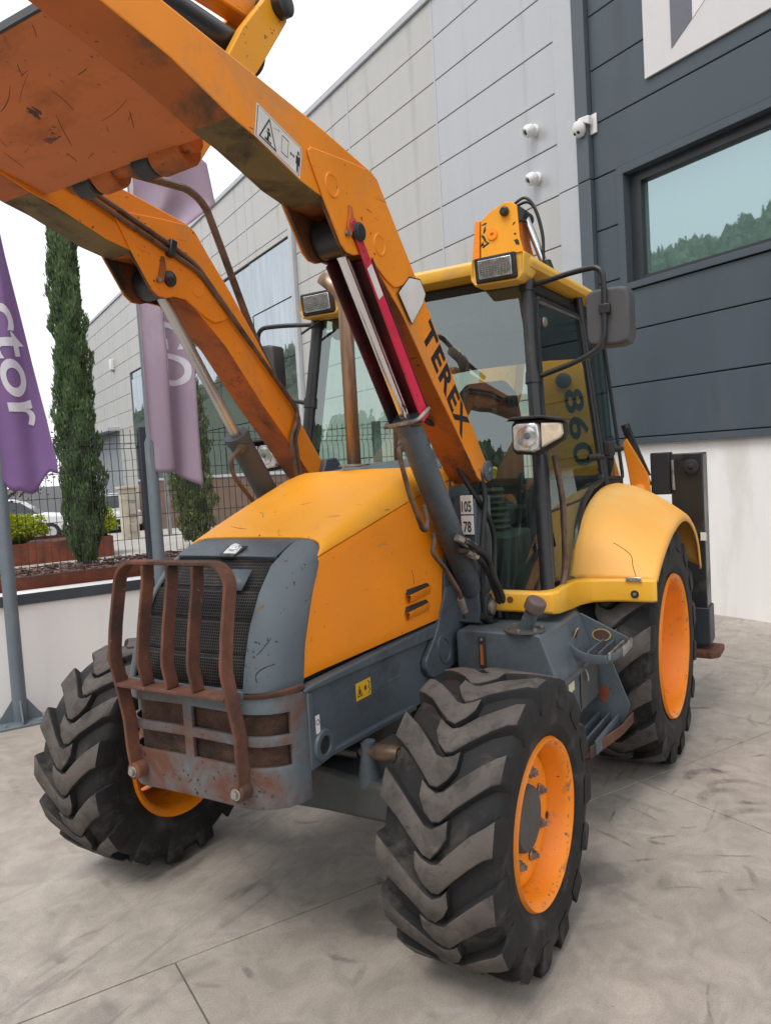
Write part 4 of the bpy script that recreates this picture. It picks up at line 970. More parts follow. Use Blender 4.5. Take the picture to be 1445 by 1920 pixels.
g.loft([[(bump_xy(s)[0]*.955, bump_xy(s)[1]*.94, z) for s in ss] for z in (.75, 1.12)], closed=False, caps=False).build('bumper_mesh', RUSTM, LD, smooth=60)
g = G(); g.loft([[(bump_xy(s)[0]+.006, bump_xy(s)[1]*1.012, 1.118) for s in ss], [(bump_xy(s)[0]+.006, bump_xy(s)[1]*1.012, 1.136) for s in ss], [(bump_xy(s)[0]-.06, bump_xy(s)[1]*.85, 1.136) for s in ss]], closed=False, caps=False).build('bumper_lip', RUSTY, LD, smooth=40, solid=.008)

# ---------------------------------------------------------------- frame, towers, front axle
for s in (1, -1):
    rail = G().prism([(.475, 1.105), (.475, .80), (.33, .80), (.22, .825), (-.02, .80), (-.35, .78), (-.60, .80), (-1.2, .70), (-1.2, 1.06), (-.62, 1.085)], s*.375, s*.40, 'y').build('frame_rail', GREY, LD, bevel=.004)
    G().prism([(.47, 1.116), (.47, 1.100), (-.63, 1.075), (-.63, 1.140), (-.60, 1.142), (.40, 1.122)], s*.375, s*.424, 'y').build('rail_flange', GREY, rail, bevel=.006)
    G().prism([(.34, .812), (.34, .835), (-.36, .808), (-.36, .786)], s*.375, s*.425, 'y').build('rail_lower_flange', GREY, rail, bevel=.004)
    # lifting eye
    q = G().prism([(.455, 1.10), (.425, 1.09), (.420, .98), (.385, .955), (.33, .92), (.315, .875), (.33, .83), (.37, .805), (.455, .80)], s*.402, s*.424, 'y')
    q.build('eye_plate', GREY, rail, bevel=.006)
    G().lathe([(s*.4245, .0), (s*.4245, .034), (s*.4275, .034), (s*.4275, .0)], c=(.375, 0, .875), seg=22).build('eye_hole', BLKM, rail)
    G().lathe([(s*.4245, .035), (s*.436, .038), (s*.436, .058), (s*.4245, .062)], c=(.375, 0, .875), seg=26, closed=True).build('eye_ring', GREY, rail)
    # loader tower
    tw = G().prism([(-.70, 1.14), (-.715, 1.305), (-.775, 1.55), (-.83, 1.86), (-.90, 1.985), (-1.0, 1.99), (-1.08, 1.9), (-1.08, .85), (-.72, .85)], s*.378, s*.418, 'y').build('loader_tower', GREY, LD, bevel=.006)
    G().prism([(-.84, 1.10), (-.86, 1.74), (-1.06, 1.74), (-1.06, 1.0)], s*.420, s*.545, 'y').build('tower_box', GREY, tw, bevel=.006)
    ft = [(-.715, 1.305), (-.60, 1.12), (-.566, 1.082), (-.461, .99), (-.458, .955), (-.475, .925), (-.51, .898), (-.56, .885), (-.63, .888), (-.84, .905), (-.90, 1.1), (-.90, 1.30)]
    G().prism(ft, s*.402, s*.432, 'y').build('tower_foot', GREY, tw, bevel=.006)
    q = G().lathe([(s*.432, .052), (s*.438, .05), (s*.438, .04), (s*.431, .038)], seg=26, closed=True); q.v = [(-.655+x*1.25+z*.6, y, 1.0+z*1.5-x*.2) for x, y, z in q.v]; q.build('pressed_ring', GREY, tw)
ax = G().loft([[(x, y, z) for x, z in ((.13, zl), (.13, zh), (-.13, zh), (-.13, zl))] for y, zl, zh in ((-.80, .47, .60), (-.5, .47, .63), (-.25, .47, .66), (0, .46, .68), (.25, .47, .66), (.5, .47, .63), (.80, .47, .60))]).build('front_axle', GREYD, LD, bevel=.02)
G().lathe([(-.16, .0), (-.16, .12), (.16, .12), (.16, 0)], c=(0, 0, .57), axis=(1, 0, 0), seg=28).build('differential', GREYD, ax, bevel=.02)
for s in (1, -1):
    G().lathe([(.60, .055), (.66, .045), (.74, .032), (.79, .032), (.80, .0)], c=(.08, s*.43, 0), axis=(0, 0, 1), seg=14).build('axle_post', GREY, ax)
    q = G().tube([(.09, s*.40, .745), (.09, s*.47, .75)], .02, 10); q.tube([(.09, s*.47, .75), (.09, s*.50, .752), (.09, s*.56, .757), (.09, s*.585, .759)], [.03, .036, .036, .026], 12); q.tube([(.09, s*.585, .759), (.08, s*.72, .76)], .017, 10); q.build('steering_joint', BRASSR, ax)
    G().cyl((.09, 0, .745), (.09, s*.40, .745), .034).build('steering_cylinder', BLK, ax)
G().prism([(.30, .74), (.30, .82), (-.62, .83), (-.62, .62), (-.3, .62), (.0, .70)], -.25, .25, 'y').build('sump', GREYD, LD, bevel=.02)
G().cyl((-2.2, -.9, .712), (-2.2, .9, .712), .13, 24).build('rear_axle', GREYD, LD)
G().box((-.7, -.3, .5), (-3.0, .3, 1.0)).build('transmission', BLKM, LD, bevel=.03)

# ---------------------------------------------------------------- loader arms
ARM = [(2.10, 3.378), (1.09, 3.242), (.365, 3.146), (.045, 3.090), (.005, 3.072), (-.03, 3.035), (-.217, 2.832), (-.38, 2.634), (-.617, 2.325), (-.925, 1.945), (-.985, 1.875), (-.985, 1.835), (-.955, 1.808), (-.89, 1.81),
       (-.832, 1.842), (-.616, 2.074), (-.405, 2.282), (-.165, 2.548), (.02, 2.70), (.10, 2.80), (.19, 2.90), (.36, 2.893), (.505, 2.918), (.733, 2.992), (.84, 3.016), (1.08, 3.094), (1.31, 3.139), (2.10, 3.290)]
OVER = [(.442, 3.050), (.20, 3.072), (.045, 3.080), (.000, 3.060), (-.235, 2.778), (-.205, 2.70), (-.150, 2.668), (-.09, 2.652), (-.03, 2.672), (.085, 2.735), (.16, 2.738), (.205, 2.725), (.25, 2.727), (.285, 2.750), (.385, 2.895), (.455, 3.015), (.460, 3.036)]
def loader_arm(s):
    y0, y1 = .412*s, .580*s
    arm = empty('loader_arm', (0, 0, 0)); arm.parent = LD
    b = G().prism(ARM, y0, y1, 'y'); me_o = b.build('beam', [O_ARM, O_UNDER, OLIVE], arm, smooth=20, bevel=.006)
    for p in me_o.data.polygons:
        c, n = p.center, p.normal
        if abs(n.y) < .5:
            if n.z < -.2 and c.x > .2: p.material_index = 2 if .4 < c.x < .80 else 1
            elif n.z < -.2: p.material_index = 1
    for side, yy in ((1, y1), (-1, y0)):
        k = s*side
        G().prism(OVER, yy, yy+.010*k, 'y').build('knuckle_plate', O_ARM, arm, smooth=20, bevel=.004)
        G().prism([p for p in OVER if p[1] < 2.90 and p[0] > -.02]+[(.19, 2.885), (.10, 2.79)], yy-.0005*k, yy-.012*k, 'y').build('greasy_cheek', GREASE, arm, smooth=20)
        for (x, z) in ((.325, 2.950), (.012, 2.803)):
            G().lathe([(yy+.0095*k, .0), (yy+.0095*k, .046), (yy+.0140*k, .043), (yy+.0140*k, .036), (yy+.0098*k, .033), (yy+.0098*k, 0)], c=(x, 0, z), seg=32).build('pressed_boss', O_ARM, arm)
    # rod eye between the plates and the pin through it
    G().lathe([(y0+.02*s, .0), (y0+.02*s, .075), (y1-.02*s, .075), (y1-.02*s, 0)], c=(.185, 0, 2.812), seg=28).build('rod_eye', BLK, arm, bevel=.006)
    for side, yy in ((1, y1), (-1, y0)):
        k = s*side
        G().lathe([(yy+.008*k, .036), (yy+(.034 if k*s > 0 else .022)*k, .034), (yy+(.038 if k*s > 0 else .026)*k, .02), (yy+.038*k, 0)], c=(.185, 0, 2.812), seg=24).build('knuckle_pin', BLK, arm)
        G().prism([(.245, 2.79), (.225, 2.79), (.205, 2.85), (.21, 2.90), (.225, 2.905), (.235, 2.86), (.25, 2.82)], yy+.010*k, yy+.020*k, 'y').build('pin_keeper', O_UNDER, arm, bevel=.003)
        G().cyl((.252, yy+.01*k, 2.795), (.252, yy+.024*k, 2.795), .012, 6).build('keeper_bolt', STEEL, arm)
    for side, yy in ((1, y1), (-1, y0)):
        k = s*side
        G().lathe([(yy, .052), (yy+.014*k, .052), (yy+.018*k, .044), (yy+.018*k, .018), (yy+.028*k, .014), (yy+.028*k, 0)], c=(-.948, 0, 1.868), seg=28).build('pivot_washer', GREY, arm)
    return arm
arms = {s: loader_arm(s) for s in (1, -1)}
A1 = arms[1]
# lettering and stickers on the near arm
d_ = Vector((-.615, 0, -.788)).normalized(); u_ = Vector((-.788, 0, .615))
text_obj('lettering', 'TEREX', INK, A1, (-.541, .5805, 2.302), d_, u_, .122, .585, bold=.03, space=1.12)
HX = [(-.217, 2.713), (-.118, 2.635), (-.218, 2.523), (-.325, 2.622), (-.355, 2.668), (-.31, 2.72)]
st1 = G().prism(HX, .5803, .5818, 'y').build('white_sticker', STK, A1, smooth=0); st1.location = (0, .0102, 0)
hb2 = [(x+(x+.24)*.06, z+(z-2.62)*.06) for x, z in HX]; st0 = G().prism(hb2, .5803, .5812, 'y').build('sticker_border', INK, A1, smooth=0); st0.location = (0, .0098, 0)
def frame_map(o, ex, ez):
    def f(p): return (o[0]+ex[0]*p[0]+ez[0]*p[1], o[1]+ex[1]*p[0]+ez[1]*p[1])
    return f
f = frame_map((.735, 2.996), (-.228, -.072), (-.022, .108))   # warning sticker: u to the rear, v up
def pol(pts, y0, y1, m, name, par): return G().prism([f(p) for p in pts], y0, y1, 'y').build(name, m, par, smooth=0)
wst = pol([(0, 0), (1, 0), (1, 1), (0, 1)], .5803, .5812, STK, 'warning_sticker', A1)
def ring_poly(name, pts, w, par, y=.5814, m=None):
    c = (sum(p[0] for p in pts)/len(pts), sum(p[1] for p in pts)/len(pts)); g = G(); n = len(pts)
    inn = [(c[0]+(p[0]-c[0])*(1-w), c[1]+(p[1]-c[1])*(1-w)) for p in pts]
    P = [f(p) for p in pts]+[f(p) for p in inn]; g.add([(p[0], y, p[1]) for p in P], [(i, (i+1) % n, n+(i+1) % n, n+i) for i in range(n)])
    return g.build(name, m or INK, par, smooth=0)
ring_poly('warning_triangle', [(.08, .10), (.46, .10), (.27, .92)], .2, wst)
for pts in ([(.22, .45), (.30, .5), (.33, .40), (.26, .36)], [(.2, .25), (.34, .22), (.34, .17), (.2, .18)], [(.25, .36), (.29, .36), (.28, .2), (.24, .2)], [(.24, .58), (.29, .58), (.29, .50), (.24, .5)]):
    pol(pts, .5813, .5816, INK, 'pictogram', wst)
ring_poly('board_outline', [(.55, .25), (.70, .25), (.70, .8), (.55, .8)], .12, wst)
for pts in ([(.74, .5), (.77, .56), (.77, .52), (.82, .52), (.82, .56), (.85, .5), (.82, .44), (.82, .48), (.77, .48), (.77, .44)], [(.88, .62), (.97, .62), (.97, .35), (.945, .35), (.945, .1), (.93, .1), (.925, .33), (.92, .1), (.905, .1), (.905, .35), (.88, .35)], [(.905, .78), (.945, .78), (.945, .66), (.905, .66)]):
    pol(pts, .5813, .5816, INK, 'pictogram', wst)
ring_poly('sticker_outline', [(.02, .04), (.98, .04), (.98, .96), (.02, .96)], .03, wst)

# cross plate welded between the arms, its tubes and bearing lugs
G().prism([(.775, 3.022), (1.345, 3.158), (1.340, 3.180), (.77, 3.044)], -.411, .411, 'y').build('cross_plate', O_PLATE, LD, bevel=.004)
G().prism([(1.345, 3.156), (1.352, 3.158), (1.346, 3.190), (1.339, 3.188)], -.411, .411, 'y').build('cross_plate_edge', BLK, LD, bevel=.004)
G().cyl((.735, -.30, 3.045), (.735, .33, 3.045), .036, 20).build('cross_shaft', O_UNDER, LD)
for y0, y1, r_, m in ((-.26, -.17, .052, BLK), (-.15, -.05, .056, O_UNDER), (.06, .14, .060, BLK), (.15, .29, .064, O_UNDER)):
    G().lathe([(y0, .02), (y0, r_), (y1, r_*.94), (y1, .02)], c=(.725, 0, 3.035), seg=24).build('bearing_collar', m, LD, bevel=.008)
# scratches rubbed into the plate's underside
rs = random.Random(12); SCR = mat('scratch_dark', (.16, .05, .025), .7)
xp = next(o for o in LD.children if o.name.startswith('cross_plate') and 'edge' not in o.name)
for k in range(22):
    x, y = rs.uniform(.80, 1.30), rs.uniform(-.38, .38); L = rs.choice((.03, .05, .09, .16)); q = rs.uniform(-.5, .9)+.8; cv = rs.uniform(-.5, .5); pts = []
    for i in range(7):
        t = i/6; x += math.cos(q+cv*t)*L/6; y += math.sin(q+cv*t)*L/6
        if .785 < x < 1.335 and abs(y) < .40: pts.append((x, y, 3.022+(x-.775)*(.136/.57)-.0004))
    if len(pts) > 3: G().tube(pts, [.0006]+[rs.uniform(.0006, .0014)]*(len(pts)-2)+[.0005], 4).build('scratch', SCR, xp, smooth=0)
# crowd lever and link above the arms
G().prism([(.70, 3.06), (.62, 3.02), (.215, 3.53), (.035, 3.77), (.03, 3.83), (.075, 3.865), (.13, 3.85), (.32, 3.63)], .19, .225, 'y').build('crowd_lever', Y_BOOM, LD, bevel=.005)
G().prism([(.70, 3.06), (.62, 3.02), (.215, 3.53), (.035, 3.77), (.03, 3.83), (.075, 3.865), (.13, 3.85), (.32, 3.63)], .02, .055, 'y').build('crowd_lever', Y_BOOM, LD, bevel=.005)
G().lathe([(.0, .05), (.0, .052), (.265, .052), (.27, .04), (.27, 0)], c=(.085, 0, 3.81), seg=24).build('crowd_pin', BLK, LD, bevel=.003)
G().obox((.72, .10, 3.80), (1.30, .085, .13), Matrix.Rotation(R(1.5), 3, 'Y')).build('crowd_link', O_ARM, LD, bevel=.008)
G().cyl((.14, .12, 3.60), (1.7, .12, 3.62), .062, 20).build('crowd_cylinder', BLK, LD)

# ---------------------------------------------------------------- lift cylinders
def lift(s):
    e = empty('lift_cylinder', (0, 0, 0)); e.parent = LD
    y = .496*s; top = Vector((.185, y, 2.812)); bot_ = Vector((-.945, y, 1.165)); ax_ = (bot_-top).normalized(); L = (bot_-top).length
    bt = top+ax_*(.415*L)
    G().tube([top, bt+ax_*.05], .0265, 20).build('rod', CHROME if s > 0 else CHROMEW, e)
    G().lathe([(0, .030), (0, .064), (.035, .066), (.035, .060), (.10, .060), (.93*L-.415*L, .060), (.95*L-.415*L, .05)], c=bt, axis=ax_, seg=30).build('barrel', GREY if s > 0 else GREYD, e)
    G().lathe([(-.075, .0), (-.075, .070), (.065, .070), (.065, 0)], c=(bot_.x, y, bot_.z), seg=26).build('base_eye', GREY, e, bevel=.006)
    G().lathe([(y+.07*s-y, .042), (y+.085*s-y, .042), (y+.09*s-y, .030), (y+.09*s-y, 0)], c=(bot_.x, y, bot_.z), seg=24).build('base_pin', STEEL, e)
    return e, bt, ax_, top
L1, bt1, ax1, top1 = lift(1); L2, bt2, ax2, top2 = lift(-1)
# red safety strut: a channel lying round the near rod
per = Vector((ax1.z, 0, -ax1.x)); per = per if per.x > 0 else -per      # towards the front
SB = empty('safety_strut', (0, 0, 0)); SB.parent = LD
def strut_plate(name, m, l0, l1, p0, p1, y0, y1, taper=0):
    g = G(); vs = []
    for l, tp in ((l0, taper), (l1, 0)):
        for p in (p0+tp, p1-tp):
            for y in (y0, y1): c = top1+ax1*l+per*p; vs.append((c.x, y, c.z))
    g.add(vs, [(0, 1, 3, 2), (4, 6, 7, 5), (0, 4, 5, 1), (2, 3, 7, 6), (0, 2, 6, 4), (1, 5, 7, 3)]); return g.build(name, m, SB, bevel=.003)
strut_plate('outer_flange', RED, -.05, .83, -.022, .045, .594, .604, .012)
strut_plate('web', REDD, .12, .83, -.052, -.043, .436, .593)
strut_plate('inner_flange', REDD, .09, .83, -.052, .035, .426, .435)
strut_plate('torn_sticker', STK, .13, .26, -.006, .036, .6042, .6050)
strut_plate('end_plate', BRASSR, .832, .845, -.06, .05, .40, .59)
G().tube(fillet([(-.235, .44, 2.10), (-.20, .60, 2.11), (-.265, .62, 2.16), (-.31, .60, 2.165)], .03), .009, 10).build('locking_pin', STEEL, SB)
G().lathe([(-.05, .0), (-.05, .037), (.002, .037), (.014, .028), (.016, 0)], c=(.185, .604, 2.812), seg=24).build('strut_pin', BLK, SB)
# cylinder pipes
for nm, y, pts in (('hydraulic_pipe', 1, [(-.16, .555, 2.015), (-.055, .58, 1.99), (-.07, .585, 1.93), (-.12, .585, 1.80), (-.225, .582, 1.640), (-.262, .58, 1.635), (-.285, .575, 1.67), (-.275, .565, 1.745)]),
                   ('hydraulic_pipe', 1, [(-.42, .53, 1.60), (-.368, .56, 1.565), (-.340, .56, 1.527), (-.465, .565, 1.426), (-.585, .565, 1.305), (-.632, .56, 1.215), (-.70, .53, 1.16)]),
                   ('hydraulic_pipe', -1, [(-.32, -.46, 2.07), (-.20, -.43, 2.035), (-.150, -.43, 1.985), (-.18, -.43, 1.91), (-.32, -.44, 1.78)])):
    G().tube(fillet(pts, .035), .011, 10).build(nm, BRASSR, L1 if y > 0 else L2)
G().tube([(-.19, .53, 2.02), (-.10, .575, 2.00)], [.026, .022], 12).build('pipe_union', BRASSR, L1)
G().tube([(-.33, -.47, 2.07), (-.24, -.44, 2.05)], [.026, .022], 12).build('pipe_union', BRASSR, L2)
G().tube([(-.60, .563, 1.27), (-.64, .56, 1.20)], .018, 8).build('pipe_union', STEEL, L1)
# pipes along the far arm's inner face, long return pipe
for k in (0, 1):
    o_ = .034*k
    G().tube(fillet([(1.30, -.392, 3.20-o_*.5), (.654, -.392, 3.115-o_), (.174, -.392, 2.962-o_), (.02-o_*.6, -.392, 2.905-o_), (-.655-o_*.5, -.392, 2.262-o_*.2+.01), (-.69+o_*1.0, -.39, 2.18), (-.625+o_, -.385, 2.11), (-.66+o_, -.385, 1.86)], .05), .011, 8).build('arm_pipe', BRASSR, arms[-1])
G().obox((.172, -.388, 2.945), (.035, .035, .075), Matrix.Rotation(R(-15), 3, 'Y')).build('pipe_clamp', BLK, arms[-1], bevel=.004)
G().tube(fillet([(.58, -.42, 3.21), (.30, -.5, 3.269), (-.084, -.5, 3.297), (-.186, -.5, 3.248), (-.496, -.5, 2.62), (-.80, -.5, 2.2), (-1.0, -.5, 1.95)], .09), .0185, 10).build('return_pipe', BRASSR, LD)
G().tube(smoothpath([(.72, .20, 3.07), (.66, .30, 3.09), (.62, .40, 3.06)]), .011, 8).build('hose', RUBHOSE, LD)
# hoses at the near arm's foot
for pts, r_ in (([(-.457, .47, 2.19), (-.529, .47, 2.125), (-.683, .48, 2.10), (-.762, .50, 2.06), (-.83, .54, 1.966), (-.88, .57, 1.856), (-.90, .585, 1.73), (-.86, .585, 1.60), (-.83, .58, 1.47)], .014),
               ([(-.655, .46, 2.07), (-.77, .47, 1.98), (-.80, .50, 1.88), (-.86, .54, 1.76), (-.95, .575, 1.63), (-1.0, .58, 1.51), (-.98, .58, 1.32), (-1.0, .59, 1.10)], .014),
               ([(-.62, .565, 1.555), (-.671, .60, 1.521), (-.801, .62, 1.444), (-.875, .62, 1.339), (-.995, .62, 1.18), (-1.05, .62, 1.04)], .017),
               ([(-.60, .555, 1.50), (-.70, .59, 1.48), (-.84, .60, 1.384), (-.945, .60, 1.244), (-1.036, .60, 1.115), (-1.07, .60, 1.02)], .017),
               ([(-.852, .56, 1.136), (-.95, .58, 1.075), (-1.124, .60, 1.05)], .019), ([(-.95, .50, 1.70), (-.93, .56, 1.55), (-.86, .57, 1.38), (-.88, .55, 1.15)], .012)):
    G().tube(smoothpath(pts), r_, 10).build('hose', RUBHOSE, LD)
for a_, b_ in (((-.60, .56, 1.565), (-.70, .605, 1.507)), ((-.66, .58, 1.49), (-.735, .595, 1.455)), ((-.795, .52, 2.02), (-.84, .545, 1.93)), ((-.70, .46, 2.03), (-.775, .475, 1.95))):
    q = G().tube([a_, b_], .019, 8); A_, B_ = Vector(a_), Vector(b_); q.tube([A_*.6+B_*.4, A_*.4+B_*.6], .024, 6); q.build('hose_fitting', STEEL, LD, smooth=30)

# number plates on the tower's face
f2 = Matrix.Rotation(0, 3, 'Z')
for z, tx in ((1.705, '105'), (1.602, '78')):
    pb = G().box((-.838, .478, z-.048), (-.829, .545, z+.048)).build('number_plate', mat('plate_white', (.72, .71, .68), .5, var=.05), LD, bevel=.002)
    text_obj('plate_text', tx, INK, pb, (-.8285, .5115, z-.008), (0, 1, 0), (0, 0, 1), .055, .052 if len(tx) == 3 else .042, bold=.01)

# ---------------------------------------------------------------- exhaust
ex = G().tube(fillet([(-.612, -.005, 1.93), (-.618, -.005, 2.80), (-.60, -.12, 2.905)], .09, 8), .036, 20, caps=False).build('exhaust', EXH, LD, solid=.003)
G().lathe([(1.925, .04), (1.928, .082), (1.936, .082), (1.94, .042)], c=(-.612, -.005, .005), axis=(0, 0, 1), seg=30).build('flange', STEEL, ex)
# ---------------------------------------------------------------- cab
CAB = empty('cab', (0, 0, 0)); CAB.parent = LD
def apil(z, s=1): t = (z-1.2)/1.65; return Vector((-1.09-.258*t, s*(.825-.128*t), z))
def ys(z): return .825-.128*(z-1.2)/1.65
for s in (1, -1):
    p0, p1 = apil(1.15, s), apil(2.93, s)
    G().tube([p0, p1], .036, 18).build('front_pillar', BLK, CAB)
    G().tube([p0+Vector((-.055, -.005*s, 0)), p1+Vector((-.055, -.005*s, 0))], .022, 8).build('pillar_seal', BLKM, CAB)
    G().tube([(-2.42, s*ys(1.2), 1.2), (-2.40, s*ys(1.85), 1.85), (-2.28, s*ys(2.9), 2.93)], .028, 12).build('middle_pillar', BLK, CAB)
    G().tube([(-2.92, s*.70, 1.6), (-2.80, s*.66, 2.93)], .03, 12).build('rear_pillar', BLK, CAB)
# glazing
def pane(name, pts, m, parent=CAB, th=.006):
    g = G(); g.add(pts, [tuple(range(len(pts)))]); return g.build(name, m, parent, smooth=0)
W = [apil(1.235, 1)+Vector((.0, -.03, 0)), apil(1.235, -1)+Vector((.0, .03, 0)), apil(2.86, -1)+Vector((0, .03, 0)), apil(2.86, 1)+Vector((0, -.03, 0))]
pane('windscreen', W, M_CAB)
def sidep(pts, s): return [(x, s*(ys(z)-.004), z) for x, z in pts]
DOOR = [(-1.46, 2.80), (-1.19, 1.26), (-1.60, 1.215), (-1.635, 1.35), (-1.72, 1.50), (-1.88, 1.63), (-2.10, 1.71), (-2.37, 1.745), (-2.27, 2.80)]
DU = [(-1.46, 2.80), (-1.255, 1.63), (-1.86, 1.66), (-2.10, 1.71), (-2.37, 1.745), (-2.27, 2.80)]
DL = [(-1.252, 1.615), (-1.19, 1.26), (-1.60, 1.215), (-1.635, 1.35), (-1.72, 1.50), (-1.86, 1.645)]
QR = [(-2.33, 2.80), (-2.44, 1.76), (-2.62, 1.75), (-2.90, 1.74), (-2.80, 2.80)]
for s in (1, -1):
    dr = empty('door', (0, 0, 0)); dr.parent = CAB
    pane('upper_pane', sidep(DU, s), M_CABD, dr); pane('lower_pane', sidep(DL, s), M_CABD, dr)
    rim = [Vector(p) for p in sidep(DOOR, s)]
    fp = fillet(rim+[rim[0], rim[1]], .05, 4)
    G().tube(fp, .019, 8).build('door_frame', BLK, dr)
    G().tube([sidep([(-1.255, 1.622)], s)[0], sidep([(-1.86, 1.652)], s)[0]], .006, 6).build('door_rail', BLKM, dr)
    pane('quarter_pane', sidep(QR, s), M_CABD, CAB)
    G().tube(fillet([Vector(p) for p in sidep(QR, s)]+[Vector(p) for p in sidep(QR[:2], s)], .04, 4), .013, 8).build('quarter_frame', BLKM, CAB)
    # handle, hinge, interior grab rail
    if s > 0:
        y = ys(1.5)
        G().obox((-1.36, y+.035, 1.515), (.035, .028, .17), Matrix.Rotation(R(6), 3, 'Y')).build('door_handle', BLK, dr, bevel=.01)
        G().lathe([(.03, .0), (.03, .017), (.052, .014), (.053, 0)], c=(-1.345, y, 1.575), seg=14).build('door_lock', STEEL, dr)
        G().tube(smoothpath([(-1.275, y+.03, 1.93), (-1.305, y+.05, 1.70), (-1.30, y+.055, 1.50), (-1.30, y+.05, 1.33), (-1.24, y+.05, 1.24), (-1.16, y+.03, 1.20)]), .017, 10).build('grab_rail', BRASSR, CAB)
        for z, x in ((2.68, -1.56), ): G().lathe([(0, .0), (0, .03), (.010, .026), (.014, 0)], c=(x, ys(z), z), seg=16).build('pane_stud', STEEL, dr)
        G().box((-2.38, ys(1.95)+.02, 1.90), (-2.50, ys(1.95)+.07, 2.00)).build('hinge', BLKM, dr, bevel=.012)
        for k in range(6): G().box((-2.505-.006, ys(1.95)+.012, 1.87+.03*k), (-2.53, ys(1.95)+.05, 1.885+.03*k)).build('hinge_spring', BLKM, dr)
        G().lathe([(0, .022), (.07, .022), (.075, .015), (.09, .015)], c=(-2.62, ys(1.9)-.0, 1.945), axis=(-.3, 1, 0), seg=14).build('pane_catch', BLKM, CAB)
        G().lathe([(0, .022), (.07, .022), (.075, .015), (.09, .015)], c=(-2.12, ys(1.9)-.0, 1.90), axis=(-.3, 1, 0), seg=14).build('pane_catch', BLKM, CAB)
pane('rear_pane', [(-2.93, -.66, 1.7), (-2.93, .66, 1.7), (-2.81, .62, 2.88), (-2.81, -.62, 2.88)], M_CABD)
rp = [Vector((-2.925, -.67, 1.72)), Vector((-2.925, .67, 1.72)), Vector((-2.815, .63, 2.84)), Vector((-2.815, -.63, 2.84))]
G().tube(fillet(rp+rp[:2], .12, 6), .045, 8).build('rear_frame', BLKM, CAB)
G().box((-2.80, -.74, 1.08), (-1.04, .74, 1.14)).build('cab_floor', BLKM, CAB, bevel=.01)
G().prism([(-.66, 2.66), (-.60, 2.60), (-.30, 2.62), (.30, 2.62), (.60, 2.60), (.66, 2.66), (.64, 2.93), (-.64, 2.93)], -2.80, -2.835, 'x').build('rear_header', BLKM, CAB, bevel=.01)
G().box((-2.98, -.66, 1.1), (-2.9, .66, 1.7)).build('rear_panel', BLKM, CAB, bevel=.01)
for s in (1, -1): G().prism([(-1.62, 1.14), (-1.66, 1.40), (-1.78, 1.57), (-1.98, 1.68), (-2.3, 1.735), (-2.9, 1.735), (-2.9, 1.14)], s*.70, s*.78, 'y').build('inner_arch', BLKM, CAB)
# roof with two lamp pods
rf = empty('roof', (0, 0, 0)); rf.parent = CAB
def rrect(x0, x1, y, r, n=5):
    pts = []
    for cx, cy, a0 in ((x1-r, y-r, 0), (x0+r, y-r, 90), (x0+r, -y+r, 180), (x1-r, -y+r, 270)):
        for k in range(n+1): q = R(a0+90*k/n); pts.append((cx+r*math.cos(q), cy+r*math.sin(q)))
    return pts
rings = [[(x, y, z) for x, y in rrect(x0, x1, yw, rr_)] for x0, x1, yw, rr_, z in ((-2.86, -1.30, .70, .06, 2.925), (-2.92, -1.235, .745, .08, 2.935), (-2.93, -1.225, .755, .09, 2.955), (-2.92, -1.228, .745, .09, 2.99), (-2.87, -1.26, .70, .10, 3.012), (-2.6, -1.5, .45, .12, 3.03))]
G().loft(rings).build('shell', Y_ROOF, rf, smooth=50)
G().box((-2.80, -.66, 2.86), (-1.36, .66, 2.924)).build('headlining', BLKM, rf, bevel=.02)
for s in (1, -1):
    yc = .582*s
    pod = G().loft([[(x, yc+yy, z) for yy, z in ((-.125*k, 2.862+dz), (.115*k, 2.855+dz), (.145*k, 2.885+dz), (.155*k, 3.0), (-.14*k, 3.005), (-.148*k, 2.895+dz))] for x, k, dz in ((-1.218, .94, .02), (-1.205, 1.0, .008), (-1.22, 1.04, 0), (-1.34, 1.04, .0), (-1.44, 1.0, .06))]).build('lamp_pod', Y_ROOF, rf, bevel=.012, seg=3)
    lm = empty('work_lamp', (0, 0, 0)); lm.parent = CAB
    Mx = Matrix.Rotation(R(8), 3, 'Y')
    G().obox((-1.200, yc, 2.938), (.03, .232, .132), Mx).build('bezel', BLKM, lm, bevel=.008)
    G().obox((-1.186, yc, 2.938), (.008, .188, .098), Mx).build('lens', LENS, lm, bevel=.006)
    for k in (-1, 1):
        q = G().lathe([(0, .012), (.002, .038), (.005, .043), (.005, .0)], c=(-1.1825, yc+k*.043, 2.938), axis=(1, 0, -.14), seg=24); q.build('reflector', mat('lamp_core', (.30, .30, .31), .25, metal=.6, var=.2), lm)
    q = G()
    for i in range(9): q.obox((-1.176, yc, 2.895+i*.0107), (.003, .186, .0022), Mx)
    for i in range(11): q.obox((-1.176, yc-.085+i*.017, 2.938), (.003, .0022, .096), Mx)
    q.build('lens_ribs', LENSR, lm, smooth=0)
